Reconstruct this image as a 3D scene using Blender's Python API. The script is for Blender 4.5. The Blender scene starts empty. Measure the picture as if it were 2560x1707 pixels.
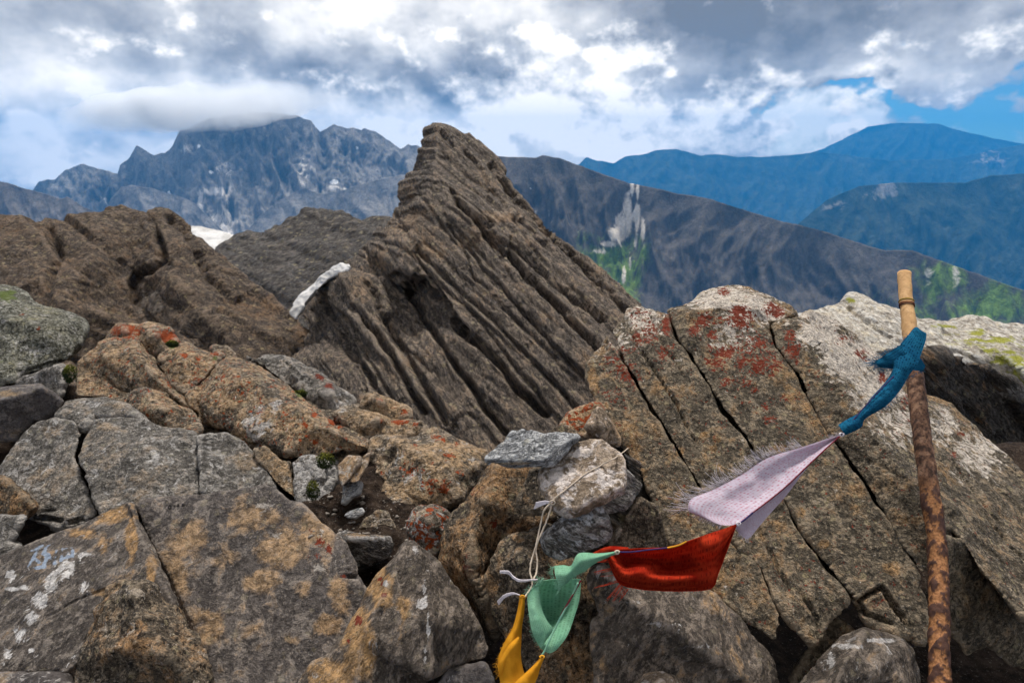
import bpy, bmesh, math, random
import numpy as np
from mathutils import Vector
from mathutils.geometry import delaunay_2d_cdt
random.seed(7); rng = np.random.default_rng(7)
R = math.radians
S = bpy.context.scene
COL = S.collection

# ------------------------------------------------------------------ camera
PITCH = R(17.5); F = 1493.3; CX, CY = 1280.0, 853.5          # photograph pixels (2560 wide)
CAM = np.array((0.0, 0.0, 1.0))
RIGHT = np.array((1.0, 0, 0)); UP = np.array((0, math.sin(PITCH), math.cos(PITCH)))
FWD = np.array((0, math.cos(PITCH), -math.sin(PITCH)))
cd = bpy.data.cameras.new('camera'); cam = bpy.data.objects.new('camera', cd); COL.objects.link(cam)
cam.location = CAM; cam.rotation_euler = (math.pi/2-PITCH, 0, 0)
cd.sensor_width = 36; cd.lens = 21.0; cd.clip_start = 0.05; cd.clip_end = 200000
cd.dof.use_dof = True; cd.dof.focus_distance = 1.2; cd.dof.aperture_fstop = 9.0
S.camera = cam

# ------------------------------------------------------------------ sky, sun, exposure
SUN_DIR = Vector((0.02, 0.42, 0.86)).normalized()             # towards the sun: high, ahead of the camera behind thin cloud
world = bpy.data.worlds.new('World'); S.world = world; world.use_nodes = True
T0, TN1, TN2 = .40, 1.15, .62
def build_world():
    nt = world.node_tree; nt.nodes.clear(); N = nt.nodes.new; L = nt.links.new
    def math_(op, a, b=None, clamp=False):
        n = N('ShaderNodeMath'); n.operation = op; n.use_clamp = clamp
        for k, v in enumerate((a, b)):
            if v is None: continue
            if isinstance(v, (int, float)): n.inputs[k].default_value = v
            else: L(v, n.inputs[k])
        return n.outputs[0]
    def ramp(v, stops):
        n = N('ShaderNodeValToRGB'); L(v, n.inputs[0]); e = n.color_ramp.elements
        while len(e) < len(stops): e.new(0.5)
        for k, (p, c) in enumerate(stops): e[k].position = p; e[k].color = (*c, 1) if len(c) == 3 else c
        return n.outputs[0]
    def mix(f, a, b):
        n = N('ShaderNodeMix'); n.data_type = 'RGBA'
        L(f, n.inputs[0]) if not isinstance(f, float) else setattr(n.inputs[0], 'default_value', f)
        for k, v in ((6, a), (7, b)):
            if isinstance(v, tuple): n.inputs[k].default_value = (*v, 1)
            else: L(v, n.inputs[k])
        return n.outputs[2]
    def noise(vec, sc, det=8, rough=.55, dist=0.0):
        n = N('ShaderNodeTexNoise'); n.noise_dimensions = '2D'; L(vec, n.inputs['Vector']); n.inputs['Scale'].default_value = sc
        n.inputs['Detail'].default_value = det; n.inputs['Roughness'].default_value = rough
        n.inputs['Distortion'].default_value = dist
        return n.outputs[0]
    sky = N('ShaderNodeTexSky'); sky.sky_type = 'NISHITA'; sky.sun_disc = False
    sky.sun_elevation = math.asin(SUN_DIR.z); sky.sun_rotation = math.atan2(SUN_DIR.x, SUN_DIR.y)
    sky.altitude = 2800
    tc = N('ShaderNodeTexCoord'); d = tc.outputs['Generated']
    sep = N('ShaderNodeSeparateXYZ'); L(d, sep.inputs[0])
    el = sep.outputs[2]
    def mapped(sx, sy, sz, off=(0, 0, 0)):
        m = N('ShaderNodeMapping'); L(d, m.inputs[0]); m.inputs['Scale'].default_value = (sx, sy, sz)
        m.inputs['Location'].default_value = off; return m.outputs[0]
    # azimuth / elevation of the view direction, so that clouds can be laid out as banks
    az = math_('ARCTAN2', sep.outputs[0], sep.outputs[1]); ele = math_('ARCSINE', el)
    cmb = N('ShaderNodeCombineXYZ'); L(az, cmb.inputs[0]); L(math_('MULTIPLY', ele, 1.35), cmb.inputs[1]); ae = cmb.outputs[0]
    def shifted(off):
        m = N('ShaderNodeMapping'); L(ae, m.inputs[0]); m.inputs['Location'].default_value = off; return m.outputs[0]
    wn = N('ShaderNodeTexNoise'); wn.noise_dimensions = '2D'; L(shifted((3, 7, 0)), wn.inputs['Vector']); wn.inputs['Scale'].default_value = 6.5; wn.inputs['Detail'].default_value = 4; wn.inputs['Roughness'].default_value = .58
    wv = N('ShaderNodeVectorMath'); wv.operation = 'MULTIPLY_ADD'; L(wn.outputs['Color'], wv.inputs[0]); wv.inputs[1].default_value = (.34, .24, 0); L(ae, wv.inputs[2])
    wo = N('ShaderNodeVectorMath'); wo.operation = 'SUBTRACT'; L(wv.outputs[0], wo.inputs[0]); wo.inputs[1].default_value = (.17, .12, 0); warped = wo.outputs[0]
    KE = 1.35
    def banks(lst):
        t = None
        for (x, y, rx, ry, amp) in lst:
            r = (x-CX)/F*RIGHT-(y-CY)/F*UP+FWD; r = r/np.linalg.norm(r); a0 = math.atan2(r[0], r[1]); e0 = math.asin(r[2])*KE
            m = N('ShaderNodeMapping'); sx, sy = F/(rx*1.7), F/(ry*1.7*KE); m.inputs['Scale'].default_value = (sx, sy, 0); m.inputs['Location'].default_value = (-a0*sx, -e0*sy, 0); L(warped, m.inputs[0])
            g = N('ShaderNodeTexGradient'); g.gradient_type = 'SPHERICAL'; L(m.outputs[0], g.inputs[0])
            q = N('ShaderNodeMath'); q.operation = 'MULTIPLY_ADD'; L(g.outputs[1], q.inputs[0]); q.inputs[1].default_value = amp*1.15
            if t is None: q.inputs[2].default_value = 0
            else: L(t, q.inputs[2])
            t = q.outputs[0]
        return t
    n1 = noise(shifted((3.1, .4, 0)), 3.4, 5, .54); n2 = noise(shifted((1.7, 5, .3)), 9.0, 6, .60)
    tone = math_('ADD', math_('MULTIPLY', math_('SUBTRACT', n1, .5), TN1), math_('MULTIPLY', math_('SUBTRACT', n2, .5), TN2))
    tone = math_('ADD', math_('ADD', tone, T0), banks([(600, 290, 400, 60, .30), (250, 400, 420, 70, .30), (820, 30, 240, 60, .26), (1400, 60, 230, 80, .30), (1250, 330, 500, 60, .30), (1650, 300, 520, 110, .14),
        (0, 300, 240, 26, -.34), (60, 40, 330, 120, -.22), (1000, 190, 240, 60, -.26), (1620, 130, 260, 60, -.18), (2480, 110, 420, 150, -.22), (2100, 30, 420, 70, -.12), (1280, -80, 1800, 90, -.20), (2200, 205, 160, 24, .16), (2000, 250, 160, 16, -.2)]))
    # billowing white cumulus and clear blue gaps low in the right-hand sky
    gapn = math_('ADD', noise(shifted((5.2, 2.2, 0)), 12.0, 4, .55), banks([(1560, 315, 70, 22, .24), (1330, 352, 60, 20, .18), (2080, 262, 220, 14, .26), (2330, 318, 360, 52, .50), (1950, 345, 60, 20, .18), (500, 250, 1100, 500, -.5)]))
    gap = ramp(gapn, [(.60, (0, 0, 0)), (.74, (1, 1, 1))])
    c1 = noise(shifted((.6, 2.2, 0)), 11.0, 6, .56); c2 = noise(shifted((.596, 2.178, 0)), 11.0, 6, .56)
    where = banks([(1270, 215, 170, 70, .42), (1480, 235, 150, 60, .36), (1700, 285, 220, 50, .42), (1420, 372, 260, 26, .46), (1900, 330, 190, 40, .40), (1660, 375, 260, 24, .40), (2090, 345, 130, 30, .38), (2200, 225, 70, 14, .32), (2000, 200, 160, 18, .2), (1160, 320, 140, 34, .34)])
    body = math_('ADD', math_('MULTIPLY', math_('SUBTRACT', c1, .5), 1.1), where)
    # the billows are part of the same deck: rounded bright heads with blue-grey undersides
    head = ramp(body, [(.06, (0, 0, 0)), (.24, (1, 1, 1))])
    relief = math_('MULTIPLY', math_('MULTIPLY', math_('SUBTRACT', c1, c2), 1.9), head)
    tone = math_('ADD', math_('ADD', tone, math_('MULTIPLY', head, .16)), relief)
    deck = ramp(tone, [(.0, (2.4, 2.5, 2.75)), (.20, (4.6, 4.7, 5.0)), (.40, (7.8, 7.8, 7.9)), (.60, (12.2, 11.8, 11.3)), (.82, (17.0, 16.0, 14.8))])
    blue = N('ShaderNodeMix'); blue.data_type = 'RGBA'; blue.blend_type = 'MULTIPLY'; blue.inputs[0].default_value = 1
    L(sky.outputs[0], blue.inputs[6]); blue.inputs[7].default_value = (.40, .78, 1.0, 1)
    col = mix(math_('MULTIPLY', gap, math_('SUBTRACT', 1.0, math_('MULTIPLY', head, .75))), deck, blue.outputs[2])
    bg = N('ShaderNodeBackground'); L(col, bg.inputs[0]); bg.inputs[1].default_value = 0.050
    out = N('ShaderNodeOutputWorld'); L(bg.outputs[0], out.inputs[0])
build_world()
sl = bpy.data.lights.new('sun', 'SUN'); sun = bpy.data.objects.new('sun', sl); COL.objects.link(sun)
sl.energy = 2.6; sl.angle = R(11); sl.color = (1, .95, .87)
sun.rotation_euler = SUN_DIR.to_track_quat('Z', 'Y').to_euler()
S.view_settings.view_transform = 'Standard'; S.view_settings.look = 'None'
S.view_settings.gamma = 1; S.view_settings.use_curve_mapping = False; S.view_settings.exposure = 0.96
S.cycles.use_denoising = True; S.cycles.max_bounces = 7; S.cycles.volume_bounces = 5
S.cycles.use_adaptive_sampling = True; S.cycles.adaptive_threshold = .02; S.cycles.adaptive_min_samples = 16
world.cycles.sampling_method = 'MANUAL'; world.cycles.sample_map_resolution = 512

# ------------------------------------------------------------------ pixel <-> world
def P(x, y, d):
    x = np.asarray(x, float); y = np.asarray(y, float); d = np.asarray(d, float)
    return CAM + d[..., None]*(((x-CX)/F)[..., None]*RIGHT - ((y-CY)/F)[..., None]*UP + FWD)
def proj(p):
    q = p-CAM; dz = q@FWD
    return CX+F*(q@RIGHT)/dz, CY-F*(q@UP)/dz, dz
def plane(cx, cy, d, tx=0., ty=0.):
    return lambda x, y: d/np.maximum(.15, 1+tx*(np.asarray(x, float)-cx)/1000+ty*(np.asarray(y, float)-cy)/1000)

# ------------------------------------------------------------------ numpy noise
_perm = rng.permutation(256).astype(np.int32); _perm = np.concatenate([_perm, _perm, _perm])
_g = rng.normal(size=(256, 3)); _g /= np.linalg.norm(_g, axis=1)[:, None]; _gx, _gy, _gz = [np.ascontiguousarray(_g[:, k], np.float32)*1.5 for k in range(3)]
def pn(p):
    fl = np.floor(p); F3 = (p-fl).astype(np.float32).T.copy(); I = fl.astype(np.int32).T & 255
    U = F3*F3*F3*(F3*(F3*6-15)+10); x0, y0, z0 = F3; ux, uy, uz = U; v = {}
    for a in (0, 1):
        ha = _perm[I[0]+a]; xa = x0-a
        for b in (0, 1):
            hb = _perm[ha+((I[1]+b) & 255)]; yb = y0-b
            r = []
            for c in (0, 1):
                h = _perm[hb+((I[2]+c) & 255)]; r.append(_gx[h]*xa+_gy[h]*yb+_gz[h]*(z0-c))
            v[a, b] = r[0]+uz*(r[1]-r[0])
    q0 = v[0, 0]+uy*(v[0, 1]-v[0, 0]); q1 = v[1, 0]+uy*(v[1, 1]-v[1, 0])
    return (q0+ux*(q1-q0)).astype(float)
def fbm(p, o=4, gain=.5):
    s = 0; a = 1.
    for k in range(o): s = s+a*pn(p*2**k+17.3*k); a *= gain
    return s
def ridged(p, o=4, gain=.5):
    s = 0; a = 1.
    for k in range(o): s = s+a*(1-np.abs(pn(p*2**k+9.1*k))*2); a *= gain
    return s

# ------------------------------------------------------------------ scene objects
def tag(o, label=None, cat=None, group=None, kind=None):
    if label: o['label'] = label
    if cat: o['category'] = cat
    if group: o['group'] = group
    if kind: o['kind'] = kind
    return o
def empty(name, loc):
    o = bpy.data.objects.new(name, None); COL.objects.link(o); o.location = loc; o.empty_display_size = .05
    return o
def place(name, me, mat, parent=None, recenter=True):
    o = bpy.data.objects.new(name, me); COL.objects.link(o)
    if mat: me.materials.clear(); me.materials.append(mat)
    n = len(me.vertices)
    if recenter and n:
        co = np.empty(n*3, np.float32); me.vertices.foreach_get('co', co); co = co.reshape(-1, 3)
        b = np.array((co[:, 0].mean(), co[:, 1].mean(), co[:, 2].min()))
        me.vertices.foreach_set('co', (co-b).astype(np.float32).ravel()); o.location = b
        me.update()
    if parent:
        o.parent = parent
        o.location = Vector(o.location)-parent.location if parent.parent is None else Vector(o.location)-parent.location-parent.parent.location
    return o
def mesh(name, v, f, smooth=True):
    me = bpy.data.meshes.new(name); me.from_pydata([tuple(map(float, q)) for q in v], [], [tuple(map(int, q)) for q in f]); me.update()
    if smooth: me.polygons.foreach_set('use_smooth', [True]*len(me.polygons))
    return me

# stains and lichen with a shape of their own, painted per vertex from spots (x, y, rx, ry, amount)
def paint(me, co, spots, base):
    n = len(co); col = np.tile(np.array(base, float), (n, 1)); x, y, _ = proj(co)
    wob = pn(co*9.0)*.35+pn(co*31.0)*.25
    for ch, lst in spots.items():
        for (sx, sy, rx, ry, am) in lst:
            q = ((x-sx)/rx)**2+((y-sy)/ry)**2
            m = q < 6
            if m.any(): col[m, ch] = np.maximum(col[m, ch], am*np.clip(1.35-np.sqrt(q[m])+wob[m], 0, 1)) if am > 0 else np.minimum(col[m, ch], 1+am*np.clip(1.3-q[m], 0, 1))
    a = me.color_attributes.new('stain', 'FLOAT_COLOR', 'POINT')
    a.data.foreach_set('color', np.clip(col, 0, 1).astype(np.float32).ravel())

def polydist(x, y, pts):
    best = np.full(len(x), 1e9); tt = np.zeros(len(x)); L = 0
    for (ax, ay), (bx, by) in zip(pts[:-1], pts[1:]):
        dx, dy = bx-ax, by-ay; l2 = dx*dx+dy*dy
        t = np.clip(((x-ax)*dx+(y-ay)*dy)/l2, 0, 1); d = np.hypot(x-ax-t*dx, y-ay-t*dy)
        m = d < best; best[m] = d[m]; tt[m] = L+t[m]*math.sqrt(l2); L += math.sqrt(l2)
    return best, tt/max(L, 1)

def vnormals(me):
    n = np.empty(len(me.vertices)*3, np.float32); me.vertex_normals.foreach_get('vector', n); return n.reshape(-1, 3).astype(float)

def solid(outline, pl, pts=(), lines=(), th=.25, shrink=.85, edge=-.012, push=(0, 0, 0)):
    """closed body: facetted front traced from outline + ridge points at its own distance, walls and a back"""
    V2, E, lift = [], [], []
    for q in outline: V2.append(Vector(q[:2])); lift.append(q[2] if len(q) > 2 else edge)
    n = len(outline); E += [(k, (k+1) % n) for k in range(n)]
    for q in pts: V2.append(Vector(q[:2])); lift.append(q[2])
    for ln in lines:
        prev = None
        for q in ln:
            V2.append(Vector(q[:2])); lift.append(q[2])
            if prev is not None: E.append((prev, len(V2)-1))
            prev = len(V2)-1
    vo, eo, fo, ov, oe, of = delaunay_2d_cdt(V2, E, [], 1, 1e-3)
    xy = np.array([tuple(v) for v in vo]); la = np.array([np.mean([lift[k] for k in src]) if src else edge for src in ov])
    d = pl(xy[:, 0], xy[:, 1])*(1-la); f = P(xy[:, 0], xy[:, 1], d)
    c = f.mean(0); ray = (c-CAM)/np.linalg.norm(c-CAM)
    b = c+(f-c)*shrink+ray*th+np.array(push)
    m = len(f); faces = []; cnt = {}
    for q in fo:
        q = list(q); a = f[q[1]]-f[q[0]]; bb = f[q[2]]-f[q[0]]
        if np.dot(np.cross(a, bb), f[q[0]]-CAM) > 0: q = q[::-1]
        faces.append(q); faces.append([k+m for k in q[::-1]])
        for k in range(len(q)):
            e = (q[k], q[(k+1) % len(q)]); cnt[e] = 1
    for (a, bq) in list(cnt):
        if (bq, a) not in cnt: faces.append([bq, a, a+m, bq+m])
    return np.vstack([f, b]), faces

def rock(name, mat, outline, pl, pts=(), lines=(), th=.25, shrink=.85, edge=-.012, push=(0, 0, 0), vox=.0038,
         smooth=1, rough=1.0, lump=1.0, cracks=(), bed=None, base=(0, .25, .2, 0), spots=None, parent=None, extra=(), scale=None, inflate=.9,
         label=None, cat=None, group=None, kind=None):
    v, f = solid(outline, pl, pts, lines, th, shrink, edge, push)
    for ex in extra:
        v2, f2 = solid(*ex[0], **ex[1]); f = f+[[k+len(v) for k in q] for q in f2]; v = np.vstack([v, v2])
    xs = np.array([q[0] for q in outline]); ys = np.array([q[1] for q in outline])
    D = float(np.median(pl(xs, ys))); sc = scale or D/1.2
    tmp = bpy.data.objects.new('tmp', mesh('tmp', v, f, False)); COL.objects.link(tmp)
    md = tmp.modifiers.new('r', 'REMESH'); md.mode = 'VOXEL'; md.voxel_size = vox*D; md.adaptivity = 0
    dg = bpy.context.evaluated_depsgraph_get(); me = bpy.data.meshes.new_from_object(tmp.evaluated_get(dg))
    old = tmp.data; bpy.data.objects.remove(tmp); bpy.data.meshes.remove(old)
    n = len(me.vertices); co = np.empty(n*3, np.float32); me.vertices.foreach_get('co', co); co = co.reshape(-1, 3).astype(float)
    ed = np.empty(len(me.edges)*2, np.int32); me.edges.foreach_get('vertices', ed); ed = ed.reshape(-1, 2)
    deg = np.bincount(ed.ravel(), minlength=n).astype(float)
    for _ in range(smooth):
        s = np.stack([np.bincount(ed[:, 0], co[ed[:, 1], k], n)+np.bincount(ed[:, 1], co[ed[:, 0], k], n) for k in range(3)], 1)/deg[:, None]
        co = co*.58+s*.42
    me.vertices.foreach_set('co', co.astype(np.float32).ravel()); me.update(); nr = vnormals(me)
    q = co/sc+np.random.default_rng(int(abs(xs.sum()*7+ys.sum()*13))).uniform(0, 50, 3)
    chip = np.abs(pn(q*11+.4*pn(q*25)[:, None]))
    disp = lump*.0055*fbm(q*5, 2)+rough*(.0034*fbm(q*26, 3, .62)-.0070*np.clip(.14-chip, 0, 1)*5*.35+.0034*np.tanh(6*pn(q*9.5+7)))+inflate*vox*D/sc
    if bed:
        (bx, by), wl, amp, dz = bed
        bn = RIGHT*by+UP*bx; bn = bn+FWD*dz; bn = bn/np.linalg.norm(bn); bt = RIGHT*bx-UP*by; bt = bt/np.linalg.norm(bt)
        s0 = q@bn+wl*(.22*fbm(q*.5/wl*.35, 2)+.05*pn(q*2/wl*.5)); t0 = q@bt
        w = 0
        for wk, ak, ln in ((wl*1.7, 1.0, 5.5), (wl*.62, .5, 8.0), (wl*.27, .22, 9.0)):     # broken bedding plates: layers, each snapped off at its own lengths
            k = np.floor(s0/wk); h1 = np.sin(k*127.1+bx*31)*43758.5; h1 -= np.floor(h1)
            c = np.floor(t0/(wk*ln*(.6+h1))+h1*17+.15*pn(q*1.5/wk*.2)); h2 = np.sin(k*269.5+c*183.3)*43758.5; h2 -= np.floor(h2)
            fr = s0/wk-k; w = w+ak*((h2-.5)*1.6-.35*np.clip(1-fr*6, 0, 1)-.35*np.clip(fr*6-5, 0, 1))
        disp = disp+amp*w
    co = co+nr*(disp*sc)[:, None]
    if cracks:
        x, y, _ = proj(co); wob = fbm(co/sc*14, 3)*5.0; wob2 = fbm(co/sc*14+31, 3)*5.0
        facing = np.einsum('ij,ij->i', nr, (CAM-co)/np.linalg.norm(CAM-co, axis=1)[:, None])
        for c in cracks:
            line, wd, dp = c[:3]; dd, t = polydist(x+wob, y+wob2, line)
            taper = np.clip(np.minimum(t, 1-t)*8+.35, 0, 1) if len(c) < 4 else 1.0
            prof = np.clip(1-dd/(wd*1.45), 0, 1)*dp*1.1*taper*(facing > .05)
            co = co-(nr*.6+((CAM-co)/np.linalg.norm(CAM-co, axis=1)[:, None])*.4)*prof[:, None]*sc
    me.vertices.foreach_set('co', co.astype(np.float32).ravel()); me.update()
    paint(me, co, spots or {}, base)
    me.polygons.foreach_set('use_smooth', np.ones(len(me.polygons), bool))
    me.name = name
    o = place(name, me, mat, parent); tag(o, label, cat, group, kind)
    return o

# ------------------------------------------------------------------ materials
class NT:
    def __init__(s, name):
        s.m = bpy.data.materials.new(name); s.m.use_nodes = True; s.t = s.m.node_tree; s.t.nodes.clear()
    def n(s, t, **kw):
        q = s.t.nodes.new(t)
        for k, v in kw.items(): setattr(q, k, v)
        return q
    def l(s, a, b): s.t.links.new(a, b)
    def put(s, sock, v):
        if isinstance(v, (int, float)): sock.default_value = v
        elif isinstance(v, tuple): sock.default_value = (*v, 1) if len(v) == 3 and sock.type == 'RGBA' else v
        else: s.l(v, sock)
    def math(s, op, a, b=0., clamp=False):
        q = s.n('ShaderNodeMath', operation=op, use_clamp=clamp); s.put(q.inputs[0], a); s.put(q.inputs[1], b); return q.outputs[0]
    def mix(s, f, a, b, mode='MIX'):
        q = s.n('ShaderNodeMix', data_type='RGBA', blend_type=mode); s.put(q.inputs[0], f); s.put(q.inputs[6], a); s.put(q.inputs[7], b); return q.outputs[2]
    def noise(s, v, sc, det=6, rough=.6, dist=0.):
        q = s.n('ShaderNodeTexNoise'); s.l(v, q.inputs['Vector']); q.inputs['Scale'].default_value = sc
        q.inputs['Detail'].default_value = det; q.inputs['Roughness'].default_value = rough; q.inputs['Distortion'].default_value = dist
        return q.outputs[0]
    def ramp(s, v, stops, interp='LINEAR'):
        q = s.n('ShaderNodeValToRGB'); s.l(v, q.inputs[0]); e = q.color_ramp.elements; q.color_ramp.interpolation = interp
        while len(e) < len(stops): e.new(.5)
        for k, (p, c) in enumerate(stops):
            e[k].position = p; e[k].color = (c, c, c, 1) if isinstance(c, (int, float)) else (*c, 1)
        return q.outputs[0]
    def step(s, v, a, b): return s.ramp(v, [(a, 0.), (b, 1.)] if a < b else [(b, 1.), (a, 0.)])
    def pos(s): return s.n('ShaderNodeNewGeometry').outputs['Position']
    def map(s, v, scale=(1, 1, 1), rot=(0, 0, 0), loc=(0, 0, 0)):
        q = s.n('ShaderNodeMapping'); s.l(v, q.inputs[0]); q.inputs['Scale'].default_value = scale; q.inputs['Rotation'].default_value = rot; q.inputs['Location'].default_value = loc
        return q.outputs[0]
    def bump(s, h, strength, dist, nrm=None):
        q = s.n('ShaderNodeBump'); s.l(h, q.inputs['Height']); q.inputs['Strength'].default_value = strength; q.inputs['Distance'].default_value = dist
        if nrm: s.l(nrm, q.inputs['Normal'])
        return q.outputs[0]
    def finish(s, col, rough=.85, nrm=None, spec=.25, **kw):
        b = s.n('ShaderNodeBsdfPrincipled'); s.put(b.inputs['Base Color'], col); s.put(b.inputs['Roughness'], rough)
        b.inputs['Specular IOR Level'].default_value = spec
        if nrm: s.l(nrm, b.inputs['Normal'])
        for k, v in kw.items(): s.put(b.inputs[k.replace('_', ' ')], v)
        o = s.n('ShaderNodeOutputMaterial'); s.l(b.outputs[0], o.inputs[0]); return s.m

def rock_mat(name, dark, mid, light, ochre=(.24, .125, .05), pale=(.42, .40, .385), lichen=(.11, .016, .005), lichen2=(.22, .05, .008),
             sc=1.0, streak=None, streak_amt=.35, bump=1.0, speck=.55, lsize=1.0, moss=(.045, .06, .012), dots=.75):
    t = NT(name); p = t.pos(); dark, mid, light = [tuple(min(.7, k*g) for k in q) for q, g in ((dark, .48), (mid, .80), (light, 1.0))]
    pm = t.map(p, (sc, sc, sc))
    if streak:
        rz, st = streak; ps = t.map(t.map(pm, rot=rz), st)
    else: ps = pm
    n1 = t.noise(pm, 6.0, 4, .62, .7); n2 = t.noise(ps, 30, 6, .70, .4); nb = t.noise(ps, 66, 4, .66, .5); n3 = t.noise(ps, 150, 3, .65); n4 = t.noise(pm, 380, 1, .5)
    at = t.n('ShaderNodeAttribute', attribute_name='stain'); sep = t.n('ShaderNodeSeparateColor'); t.l(at.outputs['Color'], sep.inputs[0])
    aR, aG, aB, aA = sep.outputs[0], sep.outputs[1], sep.outputs[2], at.outputs['Alpha']
    d1 = t.math('SUBTRACT', n1, .5); d2 = t.math('SUBTRACT', n2, .5)
    c = t.ramp(t.math('ADD', t.math('MULTIPLY', d1, .9), t.math('MULTIPLY', d2, .7)), [(0, mid), (.5, mid), (1, mid)]) if False else t.mix(t.step(n1, .42, .58), tuple(.5*(a+b) for a, b in zip(dark, mid)), mid)
    # crisp mineral patches, light then dark
    c = t.mix(t.math('MULTIPLY', t.step(n2, .505, .545), .75), c, light)
    c = t.mix(t.math('MULTIPLY', t.step(nb, .535, .565), .60), c, dark)
    # ochre weathering rind
    oc = t.math('ADD', aG, t.math('ADD', t.math('MULTIPLY', d1, 1.5), t.math('MULTIPLY', d2, 2.0)))
    c = t.mix(t.math('MULTIPLY', t.step(oc, .30, .62), .82), c, t.mix(t.step(nb, .42, .58), tuple(min(1, k*1.35) for k in ochre), tuple(k*.55 for k in ochre)))
    # pale crust
    n5 = t.noise(ps, 40, 5, .72, .9)
    pa = t.math('ADD', aB, t.math('MULTIPLY', t.math('SUBTRACT', n5, .5), 2.6))
    c = t.mix(t.math('MULTIPLY', t.step(pa, .42, .58), .85), c, t.mix(t.step(nb, .44, .56), pale, tuple(k*.62 for k in pale)))
    # small round crust lichens
    vo = t.n('ShaderNodeTexVoronoi'); t.l(pm, vo.inputs['Vector']); vo.inputs['Scale'].default_value = 55
    vd = t.math('ADD', vo.outputs['Distance'], t.math('MULTIPLY', t.math('SUBTRACT', n3, .5), 1.2)); sc_ = t.n('ShaderNodeSeparateColor'); t.l(vo.outputs['Color'], sc_.inputs[0])
    sz = t.math('SUBTRACT', t.math('MULTIPLY', sc_.outputs[0], .40), vd)
    dm = t.math('MULTIPLY', t.step(sz, .0, .04), dots)
    c = t.mix(dm, c, t.mix(t.step(sc_.outputs[1], .48, .52), tuple(.7*a+.3*b for a, b in zip(light, (.40, .34, .16))), tuple(k*.5 for k in dark)))
    # grains and pits
    c = t.mix(t.math('MULTIPLY', t.step(n3, .42, .385), min(1, speck*1.4)), c, tuple(k*.30 for k in dark))
    c = t.mix(t.math('MULTIPLY', t.step(n3, .575, .61), speck*.8), c, tuple(min(.72, k*1.5) for k in light))
    c = t.mix(1.0, c, t.ramp(n4, [(.32, 1-.55*speck), (.5, 1.0), (.68, 1+.75*speck)]), 'MULTIPLY')
    # moss film
    mo = t.math('ADD', aA, t.math('MULTIPLY', d2, 1.6))
    c = t.mix(t.step(mo, .55, .72), c, t.mix(n3, moss, tuple(k*2.2 for k in moss)))
    # lichen in patches with crisp ragged edges
    l1 = t.noise(pm, 80/lsize, 4, .58, .5); l2 = t.noise(pm, 24/lsize, 3, .6)
    lm = t.math('ADD', l1, t.math('ADD', t.math('MULTIPLY', l2, .45), t.math('MULTIPLY', aR, .37)))
    lmask = t.math('MULTIPLY', t.step(lm, .97, 1.0), t.step(aR, .05, .12))
    c = t.mix(lmask, c, t.mix(t.step(lm, 1.02, 1.20), lichen, lichen2))
    # chipped, paler edges
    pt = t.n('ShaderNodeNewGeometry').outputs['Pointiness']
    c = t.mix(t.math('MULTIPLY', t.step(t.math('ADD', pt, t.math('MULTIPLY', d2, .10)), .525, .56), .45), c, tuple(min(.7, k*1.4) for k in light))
    h = t.math('ADD', n2, t.math('ADD', t.math('MULTIPLY', nb, .55), t.math('MULTIPLY', n3, .35)))
    nrm = t.bump(h, min(1, .95*bump), .020*max(1, bump)/sc)
    return t.finish(c, t.ramp(n3, [(.4, .95), (.6, .70)]), nrm, .22)

BEDROT = (0, R(-55), 0)
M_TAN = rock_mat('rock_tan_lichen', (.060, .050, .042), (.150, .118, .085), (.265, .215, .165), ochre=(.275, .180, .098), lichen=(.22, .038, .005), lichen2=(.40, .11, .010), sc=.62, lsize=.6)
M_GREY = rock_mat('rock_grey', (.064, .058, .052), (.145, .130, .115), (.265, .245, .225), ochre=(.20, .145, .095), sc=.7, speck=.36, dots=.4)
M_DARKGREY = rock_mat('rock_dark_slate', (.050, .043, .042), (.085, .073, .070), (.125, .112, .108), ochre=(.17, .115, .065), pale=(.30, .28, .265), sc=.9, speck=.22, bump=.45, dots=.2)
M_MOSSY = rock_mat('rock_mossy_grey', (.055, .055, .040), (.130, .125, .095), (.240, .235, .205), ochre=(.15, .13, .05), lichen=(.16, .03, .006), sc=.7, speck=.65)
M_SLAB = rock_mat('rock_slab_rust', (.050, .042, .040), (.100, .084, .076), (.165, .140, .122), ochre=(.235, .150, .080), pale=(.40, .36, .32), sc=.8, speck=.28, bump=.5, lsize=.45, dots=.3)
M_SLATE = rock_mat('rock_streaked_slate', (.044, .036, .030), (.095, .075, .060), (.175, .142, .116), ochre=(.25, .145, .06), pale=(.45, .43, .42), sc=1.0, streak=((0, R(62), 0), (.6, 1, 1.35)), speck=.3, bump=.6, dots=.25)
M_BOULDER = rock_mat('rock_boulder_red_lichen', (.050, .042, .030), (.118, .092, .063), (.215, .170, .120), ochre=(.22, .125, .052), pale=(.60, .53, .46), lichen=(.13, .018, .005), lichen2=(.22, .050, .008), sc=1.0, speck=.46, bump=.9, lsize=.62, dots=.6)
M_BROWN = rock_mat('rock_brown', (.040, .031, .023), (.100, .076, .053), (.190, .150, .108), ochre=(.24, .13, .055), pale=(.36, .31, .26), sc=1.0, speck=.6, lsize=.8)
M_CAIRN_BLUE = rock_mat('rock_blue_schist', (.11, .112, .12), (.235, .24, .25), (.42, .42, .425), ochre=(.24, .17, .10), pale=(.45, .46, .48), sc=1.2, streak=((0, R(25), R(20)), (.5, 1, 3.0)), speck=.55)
M_CAIRN_WHITE = rock_mat('rock_white_crust', (.110, .078, .052), (.210, .155, .108), (.33, .26, .20), ochre=(.26, .155, .075), pale=(.56, .50, .47), sc=.9, speck=.25, bump=.6, dots=.2)
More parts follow.
